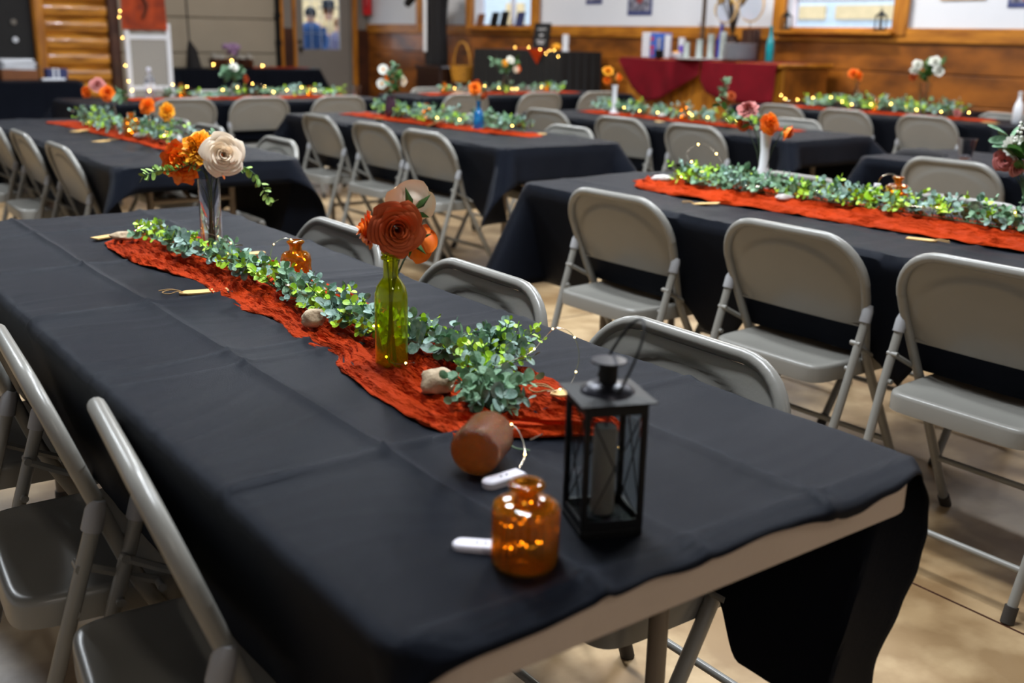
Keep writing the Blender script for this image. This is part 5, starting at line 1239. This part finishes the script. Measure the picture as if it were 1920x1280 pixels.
# screen door, banner
t = thing('screen_panel', 'white framed mesh screen leaning by the log partition', 'screen', (2.90, 11.62, 0)); b = MB()
for x in (-.23, .23): b.box((x, 0, .66), (.055, .03, 1.32), bev=.004)
for z in (.05, .62, 1.17, 1.31): b.box((0, 0, z), (.42, .028, .05), bev=.004)
b.build('frame', M['porc'], t); MB().box((0, .004, .66), (.42, .006, 1.24)).build('mesh_panel', M['mesh'], t)
t = thing('banner', 'rust coloured cloth banner above the white mesh screen', 'banner', (2.86, 11.58, 1.25))
MB().grid(16, 16, lambda i, j: Vector(((i/16-.5)*(.50-.05*j/16), .012*sin(i*1.1), .9*j/16))).build('banner_cloth', M['bannerm'], t)
MB().cyl((-.26, 0, .9), (.26, 0, .9), .012, n=10).build('rod', M['dkwood'], t)
b = MB().tube(smooth_path([(-.02, -.016, .12), (.03, -.016, .25), (-.03, -.016, .4), (.02, -.016, .55)], 6), .012, 5); b.build('dark_print', M['dkwood'], t)
lights('string of warm lights climbing the post left of the mesh screen', [(2.66, 11.5, .55), (2.63, 11.52, .66), (2.62, 11.55, .75), (2.60, 11.55, 1.0), (2.60, 11.55, 1.3), (2.57, 11.55, 1.42), (2.62, 11.55, 1.47), (2.58, 11.55, 1.7)], 7, 32, .0045)
# things on the far-left black table
PZ = TZ+.003
t = thing('paper_tray', 'brown box heaped with white papers at the far left edge', 'box', (1.38, 11.05, PZ)); MB().box((0, 0, .05), (.34, .24, .10), bev=.004).build('box', M['brownbox'], t)
b = MB(); rr = random.Random(2)
for k in range(9): b.box((rr.uniform(-.02, .02), rr.uniform(-.01, .01), .102+k*.012), (.30, .20, .010), rr.uniform(-.12, .12))
b.build('papers', M['porc'], t)
lathe_thing('drinking_glass', 'small clear glass between the papers and the navy basket', 'glass', (1.60, 11.1, PZ), hollow([(.03, 0), (.034, .14)], .002), 'clear', 22)
t = thing('navy_basket', 'navy box with white ribbons on the far-left black table', 'box', (1.73, 11.0, PZ)); MB().box((0, 0, .055), (.20, .14, .11), bev=.008).build('box', M['navy'], t)
q = MB()
for x in (-.035, .01): q.box((x, -.072, .055), (.018, .003, .11)); q.box((x, 0, .1115), (.018, .14, .003))
q.build('ribbon', M['porc'], t)
boxthing('white_dish', 'white shallow dish in front of the navy box', 'lid', (1.66, 10.82, PZ), (.22, .06, .025), 'porc')
for z, m in ((1.12, 'porc'), (1.30, 'wax')):
    t = thing('wall_hook', ('lower' if z < 1.2 else 'upper')+' pale hook on the dark partition at far left', 'hook', (1.56, LY+.01, z), 0, 'pale hooks on the dark partition')
    MB().cyl((0, 0, 0), (0, -.012, 0), .03, n=16).build('plate', M[m], t); MB().tube([(0, -.012, 0), (0, -.04, -.01), (0, -.045, .015)], .008, 6).build('hook_arm', M[m], t)
# things before the garage door
GZ = TZ+.003
t = thing('folded_umbrella', 'dark folded umbrella on a thin pole before the garage door', 'umbrella', (4.45, 14.40, GZ))
MB().tube([(0, 0, 0), (-.02, 0, .25), (-.05, 0, .38)], [.11, .07, .012], 10).build('folded_canopy', M['coat'], t); MB().tube([(-.05, 0, .38), (-.06, 0, .95)], .012, 8).build('pole', M['coat'], t)
for k, (x, r, l) in enumerate([(4.82, .15, 'dark round basket at the left of the table before the garage door'), (5.22, .13, 'dark round basket at the right of the table before the garage door')]):
    t = thing('dark_basket', l, 'basket', (x, 14.4, GZ), 0, 'dark baskets before the garage door')
    MB().lathe(hollow([(r*.7, 0), (r*.8, .01), (r, .13)], .008), 24).build('basket_body', M['dkwood'], t)
    b = MB(); rr = random.Random(k)
    for q in range(9): b.ball((rr.uniform(-.6, .6)*r, rr.uniform(-.6, .6)*r, .12+rr.uniform(0, .05)), .04, 8)
    b.build('filling', M['mesh'], t)
t = thing('lilac_bouquet', 'lilac coloured bouquet on the table before the garage door', 'flower arrangement', (5.05, 14.45, GZ)); MB().lathe([(.04, 0), (.05, .1), (.04, .14)], 16).build('pot', M['dkwood'], t)
b = MB(); rr = random.Random(6)
for q in range(26): b.ball((rr.uniform(-.13, .13), rr.uniform(-.08, .08), .18+rr.uniform(0, .14)), .035, 6)
b.build('blooms', M['lilac'], t)
lights('warm lights on the table before the garage door', [(4.55, 14.25, GZ+.10), (4.75, 14.22, GZ+.03), (4.95, 14.25, GZ+.10), (5.3, 14.22, GZ+.03), (5.7, 14.25, GZ+.07)], 3, 33, .008)
runner('rust gauze runner on the table before the garage door', [(0, 0), (.9, 0)], [(0, .22), (.9, .22)], 0, .9, res=.03, seed=31, x=5.3, y=14.5, rz=-pi/2)

# ============================================================ OUTSIDE
struct('ground_outside', MB().box((5, 27, -.06), (40, 24, .1)), M['asphalt'])
struct('ground_outside', MB().box((22, 5, -.06), (28.6, 40, .1)), M['asphalt'])
def shed(label, x0, x1, y0, y1, h, m1, m2, panels):
    t = thing('outbuilding', label, 'building', ((x0+x1)/2, (y0+y1)/2, 0), 0)
    w_, d_ = x1-x0, y1-y0
    MB().box((0, 0, h/2), (w_, d_, h)).build('wall', M[m1], t)
    for p in panels: MB().box(p[0], p[1]).build('door_panel', M[m2], t)
    MB().box((0, 0, h+.15), (w_+.5, d_+.5, .3)).build('roof', M['gasket'], t)
shed('white outbuilding with cream door panels outside the right windows', 17, 21, -2, 26, 3.4, 'whites', 'siding',
     [((-2.02, -12+k*1.55, 1.86), (.06, 1.3, .26)) for k in range(11)]+[((-2.02, 5.6+k*1.5, 1.5), (.06, .8, 1.3)) for k in range(5)])
shed('cream sided building outside the far door window', 4, 14, 26, 30, 2.9, 'siding', 'whites', [((k*2-3, -2.02, 1.2), (.9, .06, 2.0)) for k in range(3)])
def person(label, x, y, h, rz, coatm, legm, hat=None, hair='brownh', lean=0):
    t = thing('person', label, 'person', (x, y, 0), rz, 'people outside the far door')
    s = h/1.75
    me = bpy.data.meshes.new('body'); V_ = []; E_ = []; Rr = []
    def v(p, r, a=None):
        V_.append((p[0]*s, p[1]*s, p[2]*s)); Rr.append(r*s)
        if a is not None: E_.append((a, len(V_)-1))
        return len(V_)-1
    pel = v((0, 0, .95), .15); ch = v((0, 0, 1.28), .165, v((0, 0, 1.12), .14, pel)); nk = v((0, 0, 1.48), .06, ch); hd = v((0, .01, 1.58), .085, nk); v((0, .01, 1.69), .075, hd)
    for q in (-1, 1):
        a = v((q*.19, 0, 1.40), .065, ch); a = v((q*.24, .03, 1.15), .048, a); a = v((q*.22, .14, .97), .038, a); v((q*.20, .2, .92), .035, a)
        a = v((q*.10, 0, .86), .09, pel); a = v((q*.10, .01, .48), .062, a); a = v((q*.10, -.02, .08), .045, a); v((q*.10, .12, .04), .04, a)
    me.from_pydata(V_, E_, []); me.materials.append(M['skin'])
    o = bpy.data.objects.new('body', me); COL.objects.link(o); o.parent = t
    sk = o.modifiers.new('skin', 'SKIN')
    for i_, r in enumerate(Rr): me.skin_vertices[0].data[i_].radius = (r, r); me.skin_vertices[0].data[i_].use_root = (i_ == 0)
    o.modifiers.new('smooth', 'SUBSURF').levels = 1; o.modifiers['smooth'].render_levels = 2
    MB().lathe([(.19*s, .82*s), (.205*s, .9*s), (.185*s, 1.1*s), (.21*s, 1.3*s), (.19*s, 1.42*s), (.08*s, 1.50*s)], 26, M=Matrix.Diagonal((1.1, .8, 1, 1))).build('coat', M[coatm], t)
    for q in (-1, 1):
        MB().tube([Vector(p)*s for p in ((q*.18, 0, 1.41), (q*.24, .02, 1.16), (q*.225, .12, 1.0))], [.085*s, .07*s, .055*s], 12).build('sleeve', M[coatm], t)
        MB().tube([Vector(p)*s for p in ((q*.10, 0, .92), (q*.10, .01, .48), (q*.10, -.02, .09))], [.12*s, .085*s, .07*s], 12).build('trouser_leg', M[legm], t)
    MB().ball((0, -.015*s, 1.66*s), .105*s, 14, (1, 1.05, 1.05)).build('hair', M[hair], t)
    if hat: MB().lathe([(.20*s, 1.70*s), (.20*s, 1.715*s), (.115*s, 1.72*s), (.11*s, 1.84*s), (.06*s, 1.86*s), (.001, 1.86*s)], 24).build('hat', M[hat], t)
person('person in a blue jacket seen from behind at the left of the door window', 7.12, 16.1, 1.66, 2.6, 'denim', 'greyc', None, 'hatm')
person('person in a tan coat and black brimmed hat seen through the door window', 8.02, 17.2, 1.73, 2.9, 'tan', 'greyc', 'hatm')
person('brown haired person in grey at the right of the door window', 7.85, 16.5, 1.50, 2.7, 'greyc', 'denim')
